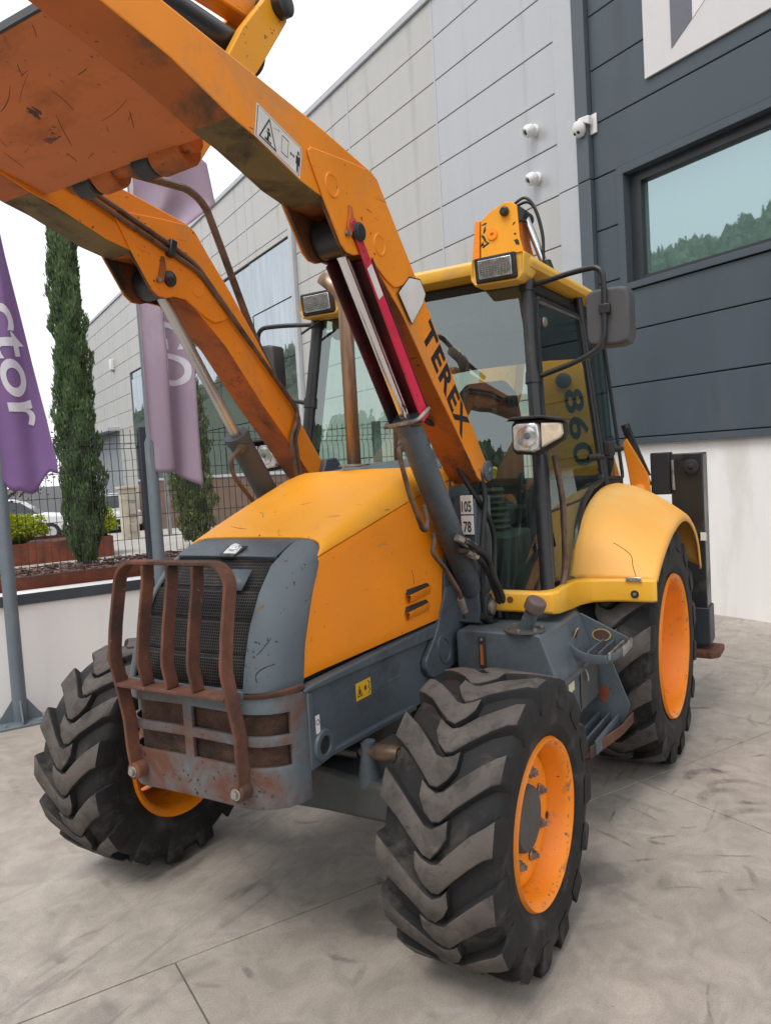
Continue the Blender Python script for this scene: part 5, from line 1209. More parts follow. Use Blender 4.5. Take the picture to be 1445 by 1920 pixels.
# mirrors
for s in (1, -1):
    mr = empty('mirror', (0, 0, 0)); mr.parent = CAB
    G().tube(fillet([(-1.36, s*.70, 2.845), (-1.30, s*.95, 2.865), (-1.27, s*1.125, 2.868), (-1.27, s*1.128, 2.72), (-1.27, s*1.118, 2.47), (-1.26, s*.99, 2.405), (-1.275, s*.725, 2.34)], .07, 8), .0145, 12).build('bracket', BLK, mr)
    hs_ = [[(x, s*(1.135+yy*k), 2.615+zz*k) for yy, zz in [(-.112, -.10), (-.10, -.135), (-.06, -.148), (.06, -.150), (.098, -.138), (.112, -.10), (.112, .10), (.10, .135), (.06, .146), (-.06, .146), (-.10, .135), (-.112, .10)]] for x, k in ((-1.288, .90), (-1.296, .97), (-1.32, 1.0), (-1.405, 1.0))]
    G().loft(hs_).build('housing', mat('mirror_plastic', (.062, .062, .066), .6, var=.1, vscale=3, dirt=(.09, .09, .09), damt=.3), mr, bevel=.01, seg=3)
    G().box((-1.404, s*1.03, 2.49), (-1.410, s*1.24, 2.74)).build('mirror_glass', mirror_glass('mirror_silver', (.9, .9, .9), (.1, .1, .1), .9), mr)
    G().box((-1.255, s*1.10, 2.625), (-1.295, s*1.155, 2.675)).build('clamp', BLK, mr, bevel=.005)
    for z in (2.845, 2.345): G().lathe([(-.03, .043), (.03, .043)], c=apil(z, s), axis=(-.15, 0, 1), seg=18).build('pillar_clamp', BLK, mr)
# headlights
for s in (1, -1):
    hl = empty('headlight', (0, 0, 0)); hl.parent = CAB
    def pr(y, z): return (s*y, z)
    hous = [(.728, 1.965), (.745, 1.945), (.86, 1.932), (.905, 1.952), (1.0, 2.005), (1.008, 2.03), (1.002, 2.085), (.985, 2.095), (.89, 2.112), (.75, 2.112), (.730, 2.09)]
    g = G(); g.loft([[(x, s*(.86+(y-.86)*k), 2.025+(z-2.025)*k) for y, z in hous] for x, k in ((-.935, 1.0), (-.975, 1.0), (-1.06, .7), (-1.10, .4))]); g.build('housing', BLKM, hl, bevel=.008)
    lens = [(.745, 1.975), (.757, 1.958), (.85, 1.947), (.880, 1.962), (.886, 2.03), (.880, 2.085), (.86, 2.096), (.765, 2.096), (.747, 2.08)]
    g = G(); g.loft([[(x, s*(.815+(y-.815)*k), 2.023+(z-2.023)*k) for y, z in lens] for x, k in ((-.936, 1.0), (-.915, .99), (-.900, .92), (-.895, .6))]); g.build('lens', LENS, hl, bevel=.004)
    G().lathe([(0, .0), (0, .052), (.004, .05), (.008, .03), (.010, 0)], c=(-.8955, s*.822, 2.028), axis=(1, .0, 0), seg=28).build('reflector', LENSR, hl)
    G().lathe([(0, .0), (0, .018), (.006, .014), (.007, 0)], c=(-.886, s*.828, 2.032), axis=(1, 0, 0), seg=16).build('bulb_cap', mat('bulb_grey', (.2, .2, .2), .3, metal=.5), hl)
    ind = [(.890, 1.968), (.985, 2.012), (.997, 2.03), (.993, 2.078), (.978, 2.086), (.892, 2.090)]
    g = G(); g.loft([[(x, s*(.94+(y-.94)*k), 2.03+(z-2.03)*k) for y, z in ind] for x, k in ((-.936, 1.0), (-.908, .98), (-.902, .85))]); g.build('indicator', AMBER, hl, bevel=.004)
    q = G()
    for i in range(8): q.box((-.901, s*(.905+i*.0105), 1.995+i*.002), (-.8985, s*(.908+i*.0105), 2.078))
    q.build('indicator_ribs', AMBER, hl, smooth=0)
    G().prism([(s*.72, 2.108), (s*.75, 2.128), (s*.90, 2.126), (s*1.01, 2.102), (s*1.01, 2.094), (s*.89, 2.113), (s*.75, 2.113)], -.890, -1.02, 'x').build('visor', BLKM, hl, bevel=.004)
    G().tube([(-1.05, s*.84, 2.0), (-1.20, s*.775, 1.96)], .02, 10).build('stalk', BLK, hl)

# seat, column, controls
SEAT = mat('seat_fabric', (.022, .022, .022), .85, var=.2); 
def cushion(name, rings, par): return G().loft(rings).build(name, SEAT, par, smooth=60, bevel=.03, seg=3)
se = empty('seat', (0, 0, 0)); se.parent = CAB
def rect(x, y0, y1, z0, z1): return [(x, y0, z0), (x, y1, z0), (x, y1, z1), (x, y0, z1)]
G().box((-2.16, -.20, 1.14), (-1.72, .30, 1.5)).build('pedestal', BLKM, se, bevel=.03)
cushion('cushion', [rect(-1.62, -.20, .32, 1.52, 1.60), rect(-1.72, -.22, .34, 1.5, 1.64), rect(-2.15, -.22, .34, 1.5, 1.62)], se)
bk = G(); rows = []
for z, w, d in ((1.58, .26, .10), (1.75, .27, .12), (2.0, .26, .12), (2.2, .25, .11), (2.36, .22, .09), (2.45, .14, .06)):
    rows.append([(-2.10-.12*(z-1.58)+d*.5, .06-w, z), (-2.10-.12*(z-1.58)+d*.65, .06, z), (-2.10-.12*(z-1.58)+d*.5, .06+w, z), (-2.10-.12*(z-1.58)-d*.5, .06+w*.95, z), (-2.10-.12*(z-1.58)-d*.5, .06-w*.95, z)])
bk.loft(rows).build('backrest', SEAT, se, smooth=60, bevel=.02)
col_ = empty('steering_column', (0, 0, 0)); col_.parent = CAB
g = G(); prof = []
for k in range(8): prof += [(1.50+.035*k, .105-.004*k), (1.517+.035*k, .085-.004*k)]
g.lathe(prof, c=(-1.42, .40, 0), axis=(0, 0, 1), seg=24).build('bellows', mat('bellows_rubber', (.06, .058, .05), .7, var=.3), col_)
G().loft([rect(-1.30, .24, .56, 1.14, 1.50), rect(-1.56, .22, .58, 1.14, 1.52)]).build('console', mat('console_grey', (.05, .05, .045), .7, var=.2), col_, bevel=.02)
G().tube([(-1.40, .25, 1.76), (-1.48, .12, 1.95)], .03, 10).build('column_tube', BLKM, col_)
wc = Vector((-1.52, .06, 2.0)); wa = Vector((-.55, 0, .83)).normalized(); wu = Vector((0, 1, 0)); wv = wa.cross(wu)
G().tube([wc+(wu*math.cos(q)+wv*math.sin(q))*.19 for q in np.linspace(0, 2*math.pi, 33)], .014, 8).build('steering_wheel', BLKM, col_)
for q in (.5, 2.6, 4.7): G().tube([wc-wa*.03, wc+(wu*math.cos(q)+wv*math.sin(q))*.185], .012, 6).build('wheel_spoke', BLKM, col_)
G().tube([(-1.40, .40, 1.76), (-1.40, .42, 1.86)], .012, 8).build('lever_stem', BLKM, col_); G().lathe([(0, .0), (0, .015), (.06, .018), (.07, .0)], c=(-1.40, .42, 1.82), axis=(.2, .3, 1), seg=12).build('lever_knob', mat('knob_yellow', (.75, .5, .03), .4), col_)
G().box((-1.34, -.40, 1.14), (-1.22, .18, 1.80)).build('dashboard', BLKM, CAB, bevel=.04)
G().loft([[(-1.205, y, z) for y, z in ((.06, 1.93), (.34, 1.93), (.36, 1.98), (.20, 2.03), (.05, 1.98))], [(-1.34, y, z) for y, z in ((.06, 1.92), (.34, 1.92), (.37, 1.98), (.20, 2.045), (.04, 1.98))]]).build('instrument_hood', mat('dash_grey', (.11, .11, .11), .6, var=.1), CAB, bevel=.012)
G().box((-1.25, .07, 1.80), (-1.33, .33, 1.92)).build('instrument_panel', mat('dash_tan', (.22, .15, .11), .7, var=.15), CAB, bevel=.01)
# sun visor and head unit under the roof
G().prism([(.02, 2.86), (.02, 2.70), (.36, 2.715), (.40, 2.74), (.40, 2.86)], -1.40, -1.43, 'x').build('sun_visor', BLKM, CAB, bevel=.006)
G().box((-1.5, -.62, 2.74), (-1.38, -.25, 2.86)).build('head_unit', BLKM, CAB, bevel=.02)
G().prism([(-.30, 2.40), (-.24, 2.46), (-.02, 2.47), (.06, 2.42), (.06, 2.36), (-.05, 2.30), (-.26, 2.31)], -2.5, -2.55, 'x').build('rear_mirror', BLKM, CAB, bevel=.01)
# wiper
G().tube([(-1.255, -.62, 2.84), (-1.24, -.75, 2.78)], .008, 6).build('wiper_arm', BLK, CAB)

# ---------------------------------------------------------------- fenders and skirt
def fender(s):
    th = [0, .10, .2, .3, .42, .55, .68, .8, .9, 1.0]
    inn = [(-1.52, 1.235), (-1.585, 1.33), (-1.67, 1.455), (-1.79, 1.565), (-1.99, 1.660), (-2.25, 1.715), (-2.52, 1.712), (-2.80, 1.625), (-2.95, 1.47), (-3.02, 1.22)]
    out = [(-1.545, 1.235), (-1.575, 1.262), (-1.665, 1.318), (-1.81, 1.388), (-2.02, 1.462), (-2.30, 1.512), (-2.55, 1.498), (-2.78, 1.410), (-2.93, 1.28), (-3.01, 1.10)]
    rows = []
    for (xi, zi), (xo, zo) in zip(inn, out):
        row = [(xi, s*.792, zi-.035), (xi, s*.815, zi-.008), (xi, s*.86, zi)]
        for k in (.25, .5, .72, .88, .96, 1.0):
            b = .005*math.sin(math.pi*k)
            nx, nz = (xi+2.25), (zi-.75); l = math.hypot(nx, nz)
            row.append((xi+(xo-xi)*k**1.3+b*nx/l, s*(.86+.40*k), zi+(zo-zi)*k**1.5+b*nz/l))
        nx, nz = (xo+2.25), (zo-.75); l = math.hypot(nx, nz)
        row.append((xo-.022*nx/l, s*1.272, zo-.022*nz/l)); row.append((xo-.05*nx/l, s*1.270, zo-.05*nz/l))
        rows.append(row)
    # denser rows by smooth interpolation
    P = [[Vector(r[i]) for r in rows] for i in range(len(rows[0]))]
    P = [smoothpath(c, 4) for c in P]
    g = G(); g.loft([[P[i][k] for i in range(len(P))] for k in range(len(P[0]))], closed=False, caps=False)
    fo = g.build('fender', Y_FEND, LD, smooth=60, solid=.010)
    # skirt band: cab front, corner, side, then out along the arch
    plan = [(-1.0, .50), (-.985, .53), (-.985, .84), (-1.0, .88), (-1.04, .90), (-1.30, .885), (-1.40, .895), (-1.47, .94), (-1.495, 1.02), (-1.505, 1.10), (-1.512, 1.255), (-1.525, 1.275)]
    zb = [1.135, 1.135, 1.135, 1.13, 1.127, 1.10, 1.10, 1.105, 1.108, 1.11, 1.11, 1.112]; ztp = [1.242]*3+[1.245]*3+[1.24, 1.236, 1.236, 1.236, 1.236, 1.236]
    rows = []
    for (x, y), b, t in zip(plan, zb, ztp): rows.append([(x, s*y, b), (x+.008, s*(y+.003), b+.012), (x+.008, s*(y+.004), t-.012), (x-.004, s*y, t), (x-.05, s*(y-.045), t)])
    g = G(); g.loft(rows, closed=False, caps=False); sk = g.build('cab_skirt', Y_SKIRT, LD, smooth=50, solid=.012, bevel=.003)
    if s > 0:
        G().lathe([(0, .0), (0, .019), (.004, .017), (.004, .0)], c=(-.9785, .66, 1.20), axis=(1, 0, 0), seg=18).build('drain_hole', mat('hole_brown', (.16, .06, .01), .7), sk)
        q = G().lathe([(0, .0), (0, .022), (.006, .02), (.006, 0)], c=(-1.497, 1.165, 1.155), axis=(1, 0, 0), seg=20).build('skirt_stud', BLKM, sk); G().lathe([(.006, .0), (.006, .010), (.011, .008), (.012, 0)], c=(-1.497, 1.165, 1.155), axis=(1, 0, 0), seg=14).build('stud_head', STEEL, q)
        q = G().box((-1.497, 1.12, 1.226), (-1.488, 1.205, 1.248)).build('repair_clip', mat('zinc', (.7, .7, .7), .25, metal=.8), sk, bevel=.002)
        for y in (1.135, 1.19): G().lathe([(0, .0), (0, .008), (.005, .006), (.006, 0)], c=(-1.488, y, 1.237), axis=(1, 0, 0), seg=10).build('rivet', STEEL, q)
        cr = [(-1.507, 1.165, 1.245), (-1.520, 1.14, 1.30), (-1.533, 1.125, 1.345), (-1.545, 1.09, 1.375), (-1.552, 1.05, 1.40), (-1.556, 1.02, 1.415)]
        bpy.context.view_layer.update()
        fo_crack = [Vector(p) for p in cr]
        dg = bpy.context.evaluated_depsgraph_get(); fe_ = fo.evaluated_get(dg); on = []
        for p in smoothpath(fo_crack, 5):
            ok, loc, nor, _ = fe_.ray_cast(p+Vector((.4, 0, 0)), Vector((-1, 0, 0)))
            if ok: on.append(loc)
        if len(on) > 3: G().tube(on, .0022, 5).build('crack', mat('crack_brown', (.12, .06, .025), .8), fo)
for s in (1, -1): fender(s)
G().box((-2.9, -.75, 1.02), (-1.02, .75, 1.075)).build('cab_underside', BLKM, LD)

# ---------------------------------------------------------------- fuel tank with steps (left) and plain box (right)
for s in (1, -1):
    tk = empty('fuel_tank', (0, 0, 0)); tk.parent = LD
    sec = [(.46, .62), (.46, 1.065), (.475, 1.085), (.885, 1.085), (.905, 1.075), (.985, .845), (.985, .62)]
    rings = [[(x, s*y, z) for y, z in sec] for x in (-.735, -1.34)]
    G().loft(rings).build('tank_body', GREY, tk, bevel=.01, seg=3)
    if s > 0:
        G().lathe([(0, .0), (0, .098), (.008, .098), (.01, .09), (.010, 0)], c=(-.80, .80, 1.086), axis=(0, 0, 1), seg=36).build('filler_flange', GREYD, tk)
        for k in range(6):
            q = k*math.pi/3; G().cyl((-.80+.08*math.cos(q), .80+.08*math.sin(q), 1.095), (-.80+.08*math.cos(q), .80+.08*math.sin(q), 1.108), .009, 6).build('flange_bolt', STEEL, tk)
        a_ = Vector((-.80, .80, 1.09)); d2 = Vector((.05, .22, .42)).normalized()
        G().tube([a_, a_+d2*.125], .034, 20).build('filler_neck', GREY, tk)
        cp = G().lathe([(.115, .046), (.12, .05), (.165, .05), (.175, .044), (.178, 0)], c=a_, axis=d2, seg=14); cp.build('filler_cap', mat('cap_brown', (.12, .085, .075), .6, var=.15), tk, bevel=.003)
        q = G().box((-.735, .585, .905), (-.724, .62, 1.06)).build('sight_gauge', BLKM, tk, bevel=.003)
        G().box((-.724, .595, .92), (-.720, .610, 1.02)).build('gauge_tube', mat('gauge_orange', (.35, .10, .03), .3), q); G().lathe([(0, .008), (.006, .007), (.007, 0)], c=(-.724, .603, 1.045), axis=(1, 0, 0), seg=10).build('gauge_bolt', STEEL, q)
        G().obox((-.90, .988, .80), (.09, .002, .06), Matrix.Rotation(R(4), 3, 'Y')).build('tank_sticker', mat('sticker_pale', (.62, .58, .36), .6), tk)
        G().box((-.76, .78, 1.0855), (-.75, .86, 1.0875)).build('paint_chip', STK, tk)
        G().obox((-1.00, .995, .842), (.55, .02, .012), Matrix.Rotation(R(1), 3, 'Y')).build('tank_seam', GREYD, tk)
        # upper step: curved tray between the tank's slope and a drilled gusset plate
        stp = empty('upper_step', (0, 0, 0)); stp.parent = LD
        G().prism([(.80, 1.075), (.915, 1.068), (1.158, .952), (1.165, .935), (1.155, .90), (.955, .872), (.80, .872)], -1.345, -1.357, 'x').build('gusset_plate', GREY, stp, bevel=.003)
        # curved front wall of the tray
        rows = []
        for y, zt, zb_ in ((.935, .985, .965), (.965, .955, .905), (1.01, .935, .885), (1.06, .925, .878), (1.12, .925, .880), (1.16, .935, .895), (1.185, .950, .915)):
            xx = -1.04-.10*max(0, (y-1.10)/.085)**2; rows.append([(xx, y, zb_), (xx, y, zt)])
        g = G(); g.loft(rows, closed=False, caps=False); g.build('tray_front', GREY, stp, smooth=60, solid=.009, bevel=.002)
        rows = [[(x, 1.178+.008*k, .905), (x, 1.180+.008*k, .955)] for k, x in ((1, -1.13), (1, -1.2), (0, -1.345))]
        g = G(); g.loft(rows, closed=False, caps=False); g.build('tray_lip', STEEL, stp, smooth=60, solid=.008, bevel=.002)
        for y in (1.03, 1.085, 1.135): G().box((-1.05, y-.005, .902), (-1.345, y+.005, .938)).build('tread_bar', STEEL if y > 1.1 else GREY, stp, bevel=.002)
        def hole(c, rx, sc):
            o_ = G().lathe([(0, .0), (0, .041), (.003, .040), (.0032, 0)], axis=(0, 1, 0), seg=26).build('drilled_hole', mat('hole_rust', (.085, .045, .03), .8, var=.3), stp)
            o_.location = c; o_.rotation_euler = rx; o_.scale = sc
            G().lathe([(0, .039), (0, .047), (.0035, .046), (.0035, .040)], axis=(0, 1, 0), seg=26, closed=True).build('hole_edge', mat('bare_yellow', (.42, .30, .12), .6, var=.2), o_)
        hole((-1.15, .938, .988), (R(-19), 0, 0), (.68, 1, 1.05)); hole((-1.343, 1.02, .958), (0, 0, R(-90)), (1.1, 1, .72))
        # lower step hung from the same gusset
        lst = empty('lower_step', (0, 0, 0)); lst.parent = LD
        G().prism([(.80, .865), (.97, .865), (1.045, .865), (1.150, .585), (1.125, .50), (1.05, .44), (.80, .44)], -1.36, -1.372, 'x').build('gusset_plate', GREY, lst, bevel=.003)
        G().prism([(1.015+.026*math.cos(q)*(1+.22*math.sin(q*2+1)+.16*math.sin(q*5)), .640+.048*math.sin(q)*(1+.2*math.sin(q*3)+.14*math.cos(q*6))) for q in np.linspace(0, 6.05, 24)], -1.357, -1.3595, 'x').build('rust_patch', mat('patch_rust', (.17, .05, .022), .85, var=.3, vscale=20), lst)
        G().prism([(-.84, .93), (-1.358, .945), (-1.358, 1.13), (-1.25, 1.125), (-.90, 1.075)], .452, .464, 'z').build('step_plate', RUSTY, lst, bevel=.003)
        for y in (.985, 1.04, 1.09): G().box((-.92, y-.006, .465), (-1.358, y+.006, .535)).build('tread_bar', GREY, lst, bevel=.002)
        g = G(); g.loft([[(-.88, 1.075, .456), (-.88, 1.078, .515)], [(-1.25, 1.132, .456), (-1.25, 1.135, .51)], [(-1.42, 1.15, .47), (-1.42, 1.153, .53)]], closed=False, caps=False); g.build('front_lip', RUSTY, lst, solid=.008, bevel=.002)
        G().prism([(-1.04, .835), (-1.335, .835), (-1.335, .64), (-1.04, .64)], .986, .994, 'y').build('battery_lid', GREYD, tk, bevel=.004)
        G().tube(fillet([(-1.10, .998, .835), (-1.10, 1.012, .80), (-1.095, 1.012, .77), (-1.115, 1.005, .80)], .01), .005, 6).build('lid_latch', STEEL, tk)

# warning sticker on the frame rail
ys_ = .4015; q = G().prism([(.10, 1.032), (-.015, 1.032), (-.015, .958), (.10, .958)], .4005, .4015, 'y').build('yellow_sticker', STKY, LD, smooth=0)
g = G(); tri = [(.092, .972), (.052, .972), (.072, 1.02)]; c_ = (.072, .986); inn_ = [(c_[0]+(x-c_[0])*.72, c_[1]+(z-c_[1])*.72) for x, z in tri]
g.add([(x, .4018, z) for x, z in tri+inn_], [(i, (i+1) % 3, 3+(i+1) % 3, 3+i) for i in range(3)]); g.build('warning_triangle', INK, q, smooth=0)
G().prism([(.078, .98), (.066, .98), (.068, 1.0), (.075, 1.0)], .4016, .4019, 'y').build('pictogram', INK, q, smooth=0)
G().lathe([(0, .0), (0, .011), (.0004, .011), (.0004, 0)], c=(.028, .4016, .998), seg=14).build('pictogram', mat('print_brown', (.2, .05, .02), .6), q, smooth=0)
G().tube([(.008, .4018, 1.024), (-.006, .4018, 1.01), (.004, .4018, .996), (-.006, .4018, .985), (.006, .4018, .968)], .0022, 5).build('pictogram', INK, q)
for z0, z1 in ((.93, 1.0), (.855, .915)):
    q = G().prism([(.418, z0), (.392, z0), (.392, z1), (.418, z1)], .4245, .4255, 'y').build('white_sticker', STK, LD, smooth=0)
    G().lathe([(0, .008), (0, .011), (.0005, .011), (.0005, .008)], c=(.405, .4255, (z0+z1)/2+.008), seg=14, closed=True).build('pictogram', INK, q)

# ---------------------------------------------------------------- backhoe: stowed sideways behind the cab
rfm = G().box((-3.30, -1.02, .72), (-3.12, 1.02, 1.02)).build('rear_frame', BLK, LD, bevel=.01)
G().box((-3.34, -1.0, .72), (-3.305, 1.0, .80)).build('slide_rail', BLK, rfm, bevel=.005); G().box((-3.34, -1.0, .94), (-3.305, 1.0, 1.02)).build('slide_rail', BLK, rfm, bevel=.005)
for s in (1, -1):
    sb = empty('stabiliser', (0, 0, 0)); sb.parent = LD
    G().box((-3.30, s*1.03, .56), (-3.50, s*1.255, 1.885)).build('outer_leg', BLK, sb, bevel=.008)
    G().box((-3.297, s*1.02, .46), (-3.515, s*1.268, .74)).build('leg_sleeve', mat('leg_navy', (.022, .03, .038), .5, var=.2), sb, bevel=.008)
    G().box((-3.30, s*.885, 1.585), (-3.42, s*1.028, 1.90)).build('side_plate', BLKM, sb, bevel=.01)
    G().lathe([(0, .0), (0, .055), (.018, .055), (.022, .04), (.022, .018), (.034, .014), (.034, 0)], c=(-3.298, s*1.175, 1.785), axis=(1, 0, 0), seg=26).build('leg_bolt', BLKM, sb, bevel=.003)
    G().loft([[(x, s*y, z) for x, y in ((-3.26, 1.0), (-3.24, 1.28), (-3.30, 1.33), (-3.54, 1.33), (-3.58, 1.0))] for z in (.37, .425)]).build('foot', RUSTY, sb, bevel=.012)
    G().cyl((-3.40, s*1.145, .42), (-3.40, s*1.145, .47), .06).build('foot_joint', BLK, sb)
    G().tube([(-3.292, s*1.045, 1.84), (-3.292, s*1.05, 1.62)], .012, 8).build('guide_strip', STEEL, sb)
    G().box((-3.289, s*1.225, 1.24), (-3.284, s*1.265, 1.30)).build('leg_sticker', STK, sb)
bh = empty('backhoe_arm', (0, 0, 0)); bh.parent = LD
BOOM = [(.60, 1.28), (.62, 1.75), (.53, 2.10), (.49, 2.45), (.34, 2.82), (.05, 3.35), (-.02, 3.66), (-.03, 3.90), (-.07, 3.945), (-.14, 3.95), (-.26, 3.905), (-.34, 3.85), (-.36, 3.5), (-.22, 3.1), (.02, 2.62), (.10, 2.30), (.12, 1.9), (.22, 1.28)]
for x0, x1 in ((-3.20, -3.225), (-3.42, -3.445)): G().prism(BOOM, x0, x1, 'x').build('boom_plate', [Y_BOOM] if x0 > -3.3 else [O_ARM], bh, bevel=.006)
G().prism([(p[0]*.93+.01, p[1]*.99+.02) for p in BOOM], -3.23, -3.415, 'x').build('boom_core', O_UNDER, bh)
G().prism([(-.36, 3.86), (-.40, 3.86), (-.46, 3.45), (-.38, 3.45)], -3.22, -3.42, 'x').build('boom_fin', O_ARM, bh, bevel=.006)
for y, z, r1 in ((-.13, 3.875, .055), ):
    G().lathe([(0, .0), (0, r1*.7), (.03, r1*.7), (.03, r1*.55), (.045, r1*.5), (.045, 0)], c=(-3.199, y, z), axis=(1, 0, 0), seg=8).build('boom_pin', BLK, bh, bevel=.003)
G().lathe([(0, .015), (0, .045), (.012, .042), (.012, .015)], c=(-3.199, -.245, 3.72), axis=(1, 0, 0), seg=22, closed=True).build('boom_boss', O_ARM, bh)
G().lathe([(0, .0), (0, .06), (.02, .06), (.03, .035), (.03, 0)], c=(-3.199, .285, 2.50), axis=(1, 0, 0), seg=22).build('boom_boss', GREYD, bh)
G().lathe([(-3.21, .06), (-3.43, .06)], c=(0, -.035, 3.84), axis=(1, 0, 0), seg=20).build('cylinder_eye', BLK, bh)
G().tube([(-3.32, .0, 3.82), (-3.32, .14, 3.42)], .03, 16).build('dipper_rod', CHROME, bh)
G().tube([(-3.32, .13, 3.45), (-3.32, .42, 2.6)], .055, 18).build('dipper_cylinder', BLK, bh)
for k in (0, 1): G().tube(smoothpath([(-3.26-.05*k, -.09, 3.93), (-3.26-.05*k, .02, 3.965-.02*k), (-3.26-.05*k, .10-.015*k, 3.86), (-3.26-.05*k, .15-.02*k, 3.65), (-3.26, .15, 3.40), (-3.27, .2, 3.1)]), .012, 8).build('boom_hose', RUBHOSE, bh)
text_obj('number', '860', mat('number_green', (.012, .03, .025), .5), bh, (-3.1985, .385, 2.13), (0, .12, -1), (0, 1, .12), .15, .60, bold=.02, space=1.1)
G().prism([(-.28, 3.42), (-.10, 3.30), (-.16, 2.9), (-.22, 2.5), (-.40, 1.9), (-.62, 1.9), (-.56, 2.5), (-.50, 2.95), (-.42, 3.3)], -3.46, -3.64, 'x').build('dipper', Y_BOOM, bh, bevel=.008)
G().prism([(.94, 1.55), (.80, 1.58), (.78, 1.76), (.745, 1.98), (.775, 2.02), (.92, 1.75)], -3.06, -3.085, 'x').build('link_plate', O_ARM, bh, bevel=.006)
G().tube([(-3.12, .90, 1.66), (-3.12, .755, 2.12)], .032, 14).build('link_cylinder', BLK, bh); G().tube([(-3.07, .93, 1.74), (-3.07, .79, 2.10)], .009, 8).build('link_pipe', BLKM, bh)
G().lathe([(0, .0), (0, .05), (.03, .05), (.05, .03), (.05, 0)], c=(-3.06, .855, 1.63), axis=(1, 0, 0), seg=22).build('link_pin', O_ARM, bh)
G().box((-3.14, -.12, .80), (-3.42, .62, 1.3)).build('kingpost', BLK, bh, bevel=.02)

# ---------------------------------------------------------------- chips and cracks in the paint
bpy.context.view_layer.update(); DG = bpy.context.evaluated_depsgraph_get()
def find(prefix, fn=lambda o: True): return [o for o in SC.objects if o.type == 'MESH' and o.name.split('.')[0] == prefix and fn(o)]
def cast(ob, p, d):
    ok, loc, nor, _ = ob.evaluated_get(DG).ray_cast(Vector(p), Vector(d)); return (loc, nor) if ok else None
CHIP = mat('chip_dark', (.028, .022, .02), .7, var=.3, vscale=30); CHIPP = mat('chip_primer', (.20, .11, .05), .7, var=.3, vscale=30)
rc = random.Random(31)
def chips(ob, n, samp, d, smin, smax, m, asp=2.2, name='paint_chip'):
    g = G()
    for _ in range(n):
        h = cast(ob, samp(), d)
        if not h: continue
        loc, nor = h
        if nor.dot(Vector(d)) > 0: nor = -nor
        t1 = nor.orthogonal().normalized(); t2 = nor.cross(t1); q0 = rc.random()*6.28; s_ = rc.uniform(smin, smax); k = rc.randint(6, 9); c, s2 = math.cos(q0), math.sin(q0); a_ = rc.uniform(1, asp); pts = []
        for i in range(k):
            q = i*6.283/k; r = s_*rc.uniform(.45, 1.1); x, y = r*math.cos(q)*a_, r*math.sin(q)/a_**.5; pts.append(loc+nor*.0007+t1*(x*c-y*s2)+t2*(x*s2+y*c))
        g.add(pts, [tuple(range(k))])
    if g.v: tag(g.build(name, m, ob, smooth=0), kind='stuff')
def crack(ob, pts, d, r=.0015, m=None, name='crack'):
    on = []
    for p in smoothpath(pts, 5):
        h = cast(ob, p, d)
        if h: on.append(h[0])
    if len(on) > 3: G().tube(on, [r*.4]+[r*rc.uniform(.6, 1.3) for _ in on[2:]]+[r*.3], 5).build(name, m or CHIP, ob)
ck1 = find('nose_cheek', lambda o: o.data.vertices[0].co.y > 0)[0]
chips(ck1, 34, lambda: (1.2, rc.uniform(.28, .37), rc.choice((rc.uniform(1.2, 1.34), rc.uniform(1.18, 1.6)))), (-1, 0, 0), .0015, .0055, CHIP)
chips(ck1, 7, lambda: (1.2, rc.uniform(.285, .30), rc.uniform(1.36, 1.46)), (-1, 0, 0), .003, .007, CHIPP, 2.8)
crack(ck1, [(1.2, .330, 1.175), (1.2, .326, 1.205), (1.2, .345, 1.225), (1.2, .368, 1.232)], (-1, 0, 0), .0022)
crack(ck1, [(1.2, .318, 1.27), (1.2, .332, 1.29), (1.2, .35, 1.325)], (-1, 0, 0), .0018)
ck2 = find('nose_cheek', lambda o: o.data.vertices[0].co.y < 0)[0]
crack(ck2, [(1.2, -.33, 1.30), (1.2, -.345, 1.33), (1.2, -.34, 1.35), (1.2, -.36, 1.36), (1.2, -.37, 1.39)], (-1, 0, 0), .004)
hd = find('hood')[0]
chips(hd, 26, lambda: (rc.uniform(.185, .222), rc.uniform(-.30, .30), 3), (0, 0, -1), .002, .0065, CHIP, 3.2)
for pts in ([(.02, -.10, 3), (-.02, -.13, 3), (-.03, -.16, 3)], [(.10, -.22, 3), (.12, -.16, 3), (.13, -.10, 3)], [(-.1, .02, 3), (-.13, .07, 3)], [(.17, .1, 3), (.14, .09, 3)]): crack(hd, pts, (0, 0, -1), .0016, CHIPP, 'scratch')
spn = find('side_panel', lambda o: o.data.vertices[0].co.y > 0)[0]
crack(spn, [(-.44, 2, 1.36), (-.437, 2, 1.40), (-.43, 2, 1.435)], (0, -1, 0), .0013)
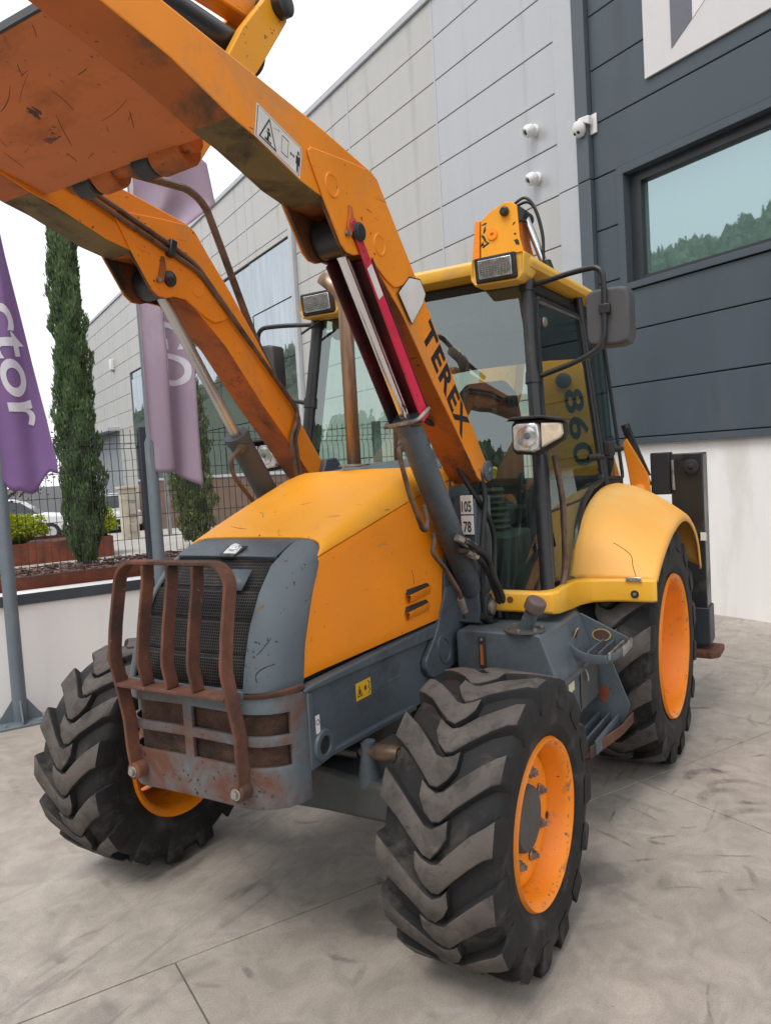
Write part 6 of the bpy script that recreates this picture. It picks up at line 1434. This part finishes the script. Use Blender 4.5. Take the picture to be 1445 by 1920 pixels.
chips(spn, 10, lambda: (rc.uniform(.27, .42), 2, rc.uniform(1.15, 1.5)), (0, -1, 0), .0012, .004, CHIPP)
for ar in find('knuckle_plate', lambda o: o.data.vertices[0].co.y > 0 or True):
    sd_ = 1 if ar.data.vertices[0].co.y > .5 or -.5 < ar.data.vertices[0].co.y < 0 else -1
    chips(ar, 14, lambda: (rc.uniform(.0, .42), sd_*3 if abs(ar.data.vertices[0].co.y) > .5 else sd_*.2-.2*0, rc.uniform(2.72, 3.06)), (0, -sd_, 0), .0015, .006, CHIP)
for bp in find('boom_plate', lambda o: o.data.vertices[0].co.x > -3.3): chips(bp, 10, lambda: (-2, rc.choice((rc.uniform(-.345, -.30), rc.uniform(-.06, -.03))), rc.uniform(3.5, 3.86)), (-1, 0, 0), .008, .026, CHIP)
bmp = find('bumper')[0]
chips(bmp, 26, lambda: (2, rc.uniform(-.30, .40), rc.uniform(.72, .84)), (-1, 0, 0), .002, .008, CHIP, 1.6)
# rubbed ring round each front rim and the rear rims
for rm_ in find('rim'):
    y_ = max(v.co.y for v in rm_.data.vertices) if rm_.parent.location.y > 0 else min(v.co.y for v in rm_.data.vertices); fr_ = 'front' in rm_.parent.name; sg_ = 1 if y_ > 0 else -1
    r0 = (.305 if fr_ else .432)-.016; g = G()
    for _ in range(90 if fr_ else 50):
        q = rc.random()*6.283; r = r0+rc.uniform(-.008, .010); dq = rc.uniform(.006, .05); w = rc.uniform(.0008, .0035); yy = y_*.90 if False else y_-sg_*.018
        h = [rm_.evaluated_get(DG).ray_cast(Vector((rr*math.cos(q+dd), y_+sg_*.3, rr*math.sin(q+dd))), Vector((0, -sg_, 0))) for rr, dd in ((r-w, 0), (r+w, 0), (r+w*.6, dq), (r-w*.6, dq))]
        if all(x[0] for x in h): g.add([x[1]+Vector((0, sg_*.0008, 0)) for x in h], [(0, 1, 2, 3)])
    if g.v: tag(g.build('rim_scuffs', mat('scuff_grey', (.20, .15, .11), .7, var=.3, vscale=30), rm_, smooth=0), kind='stuff')
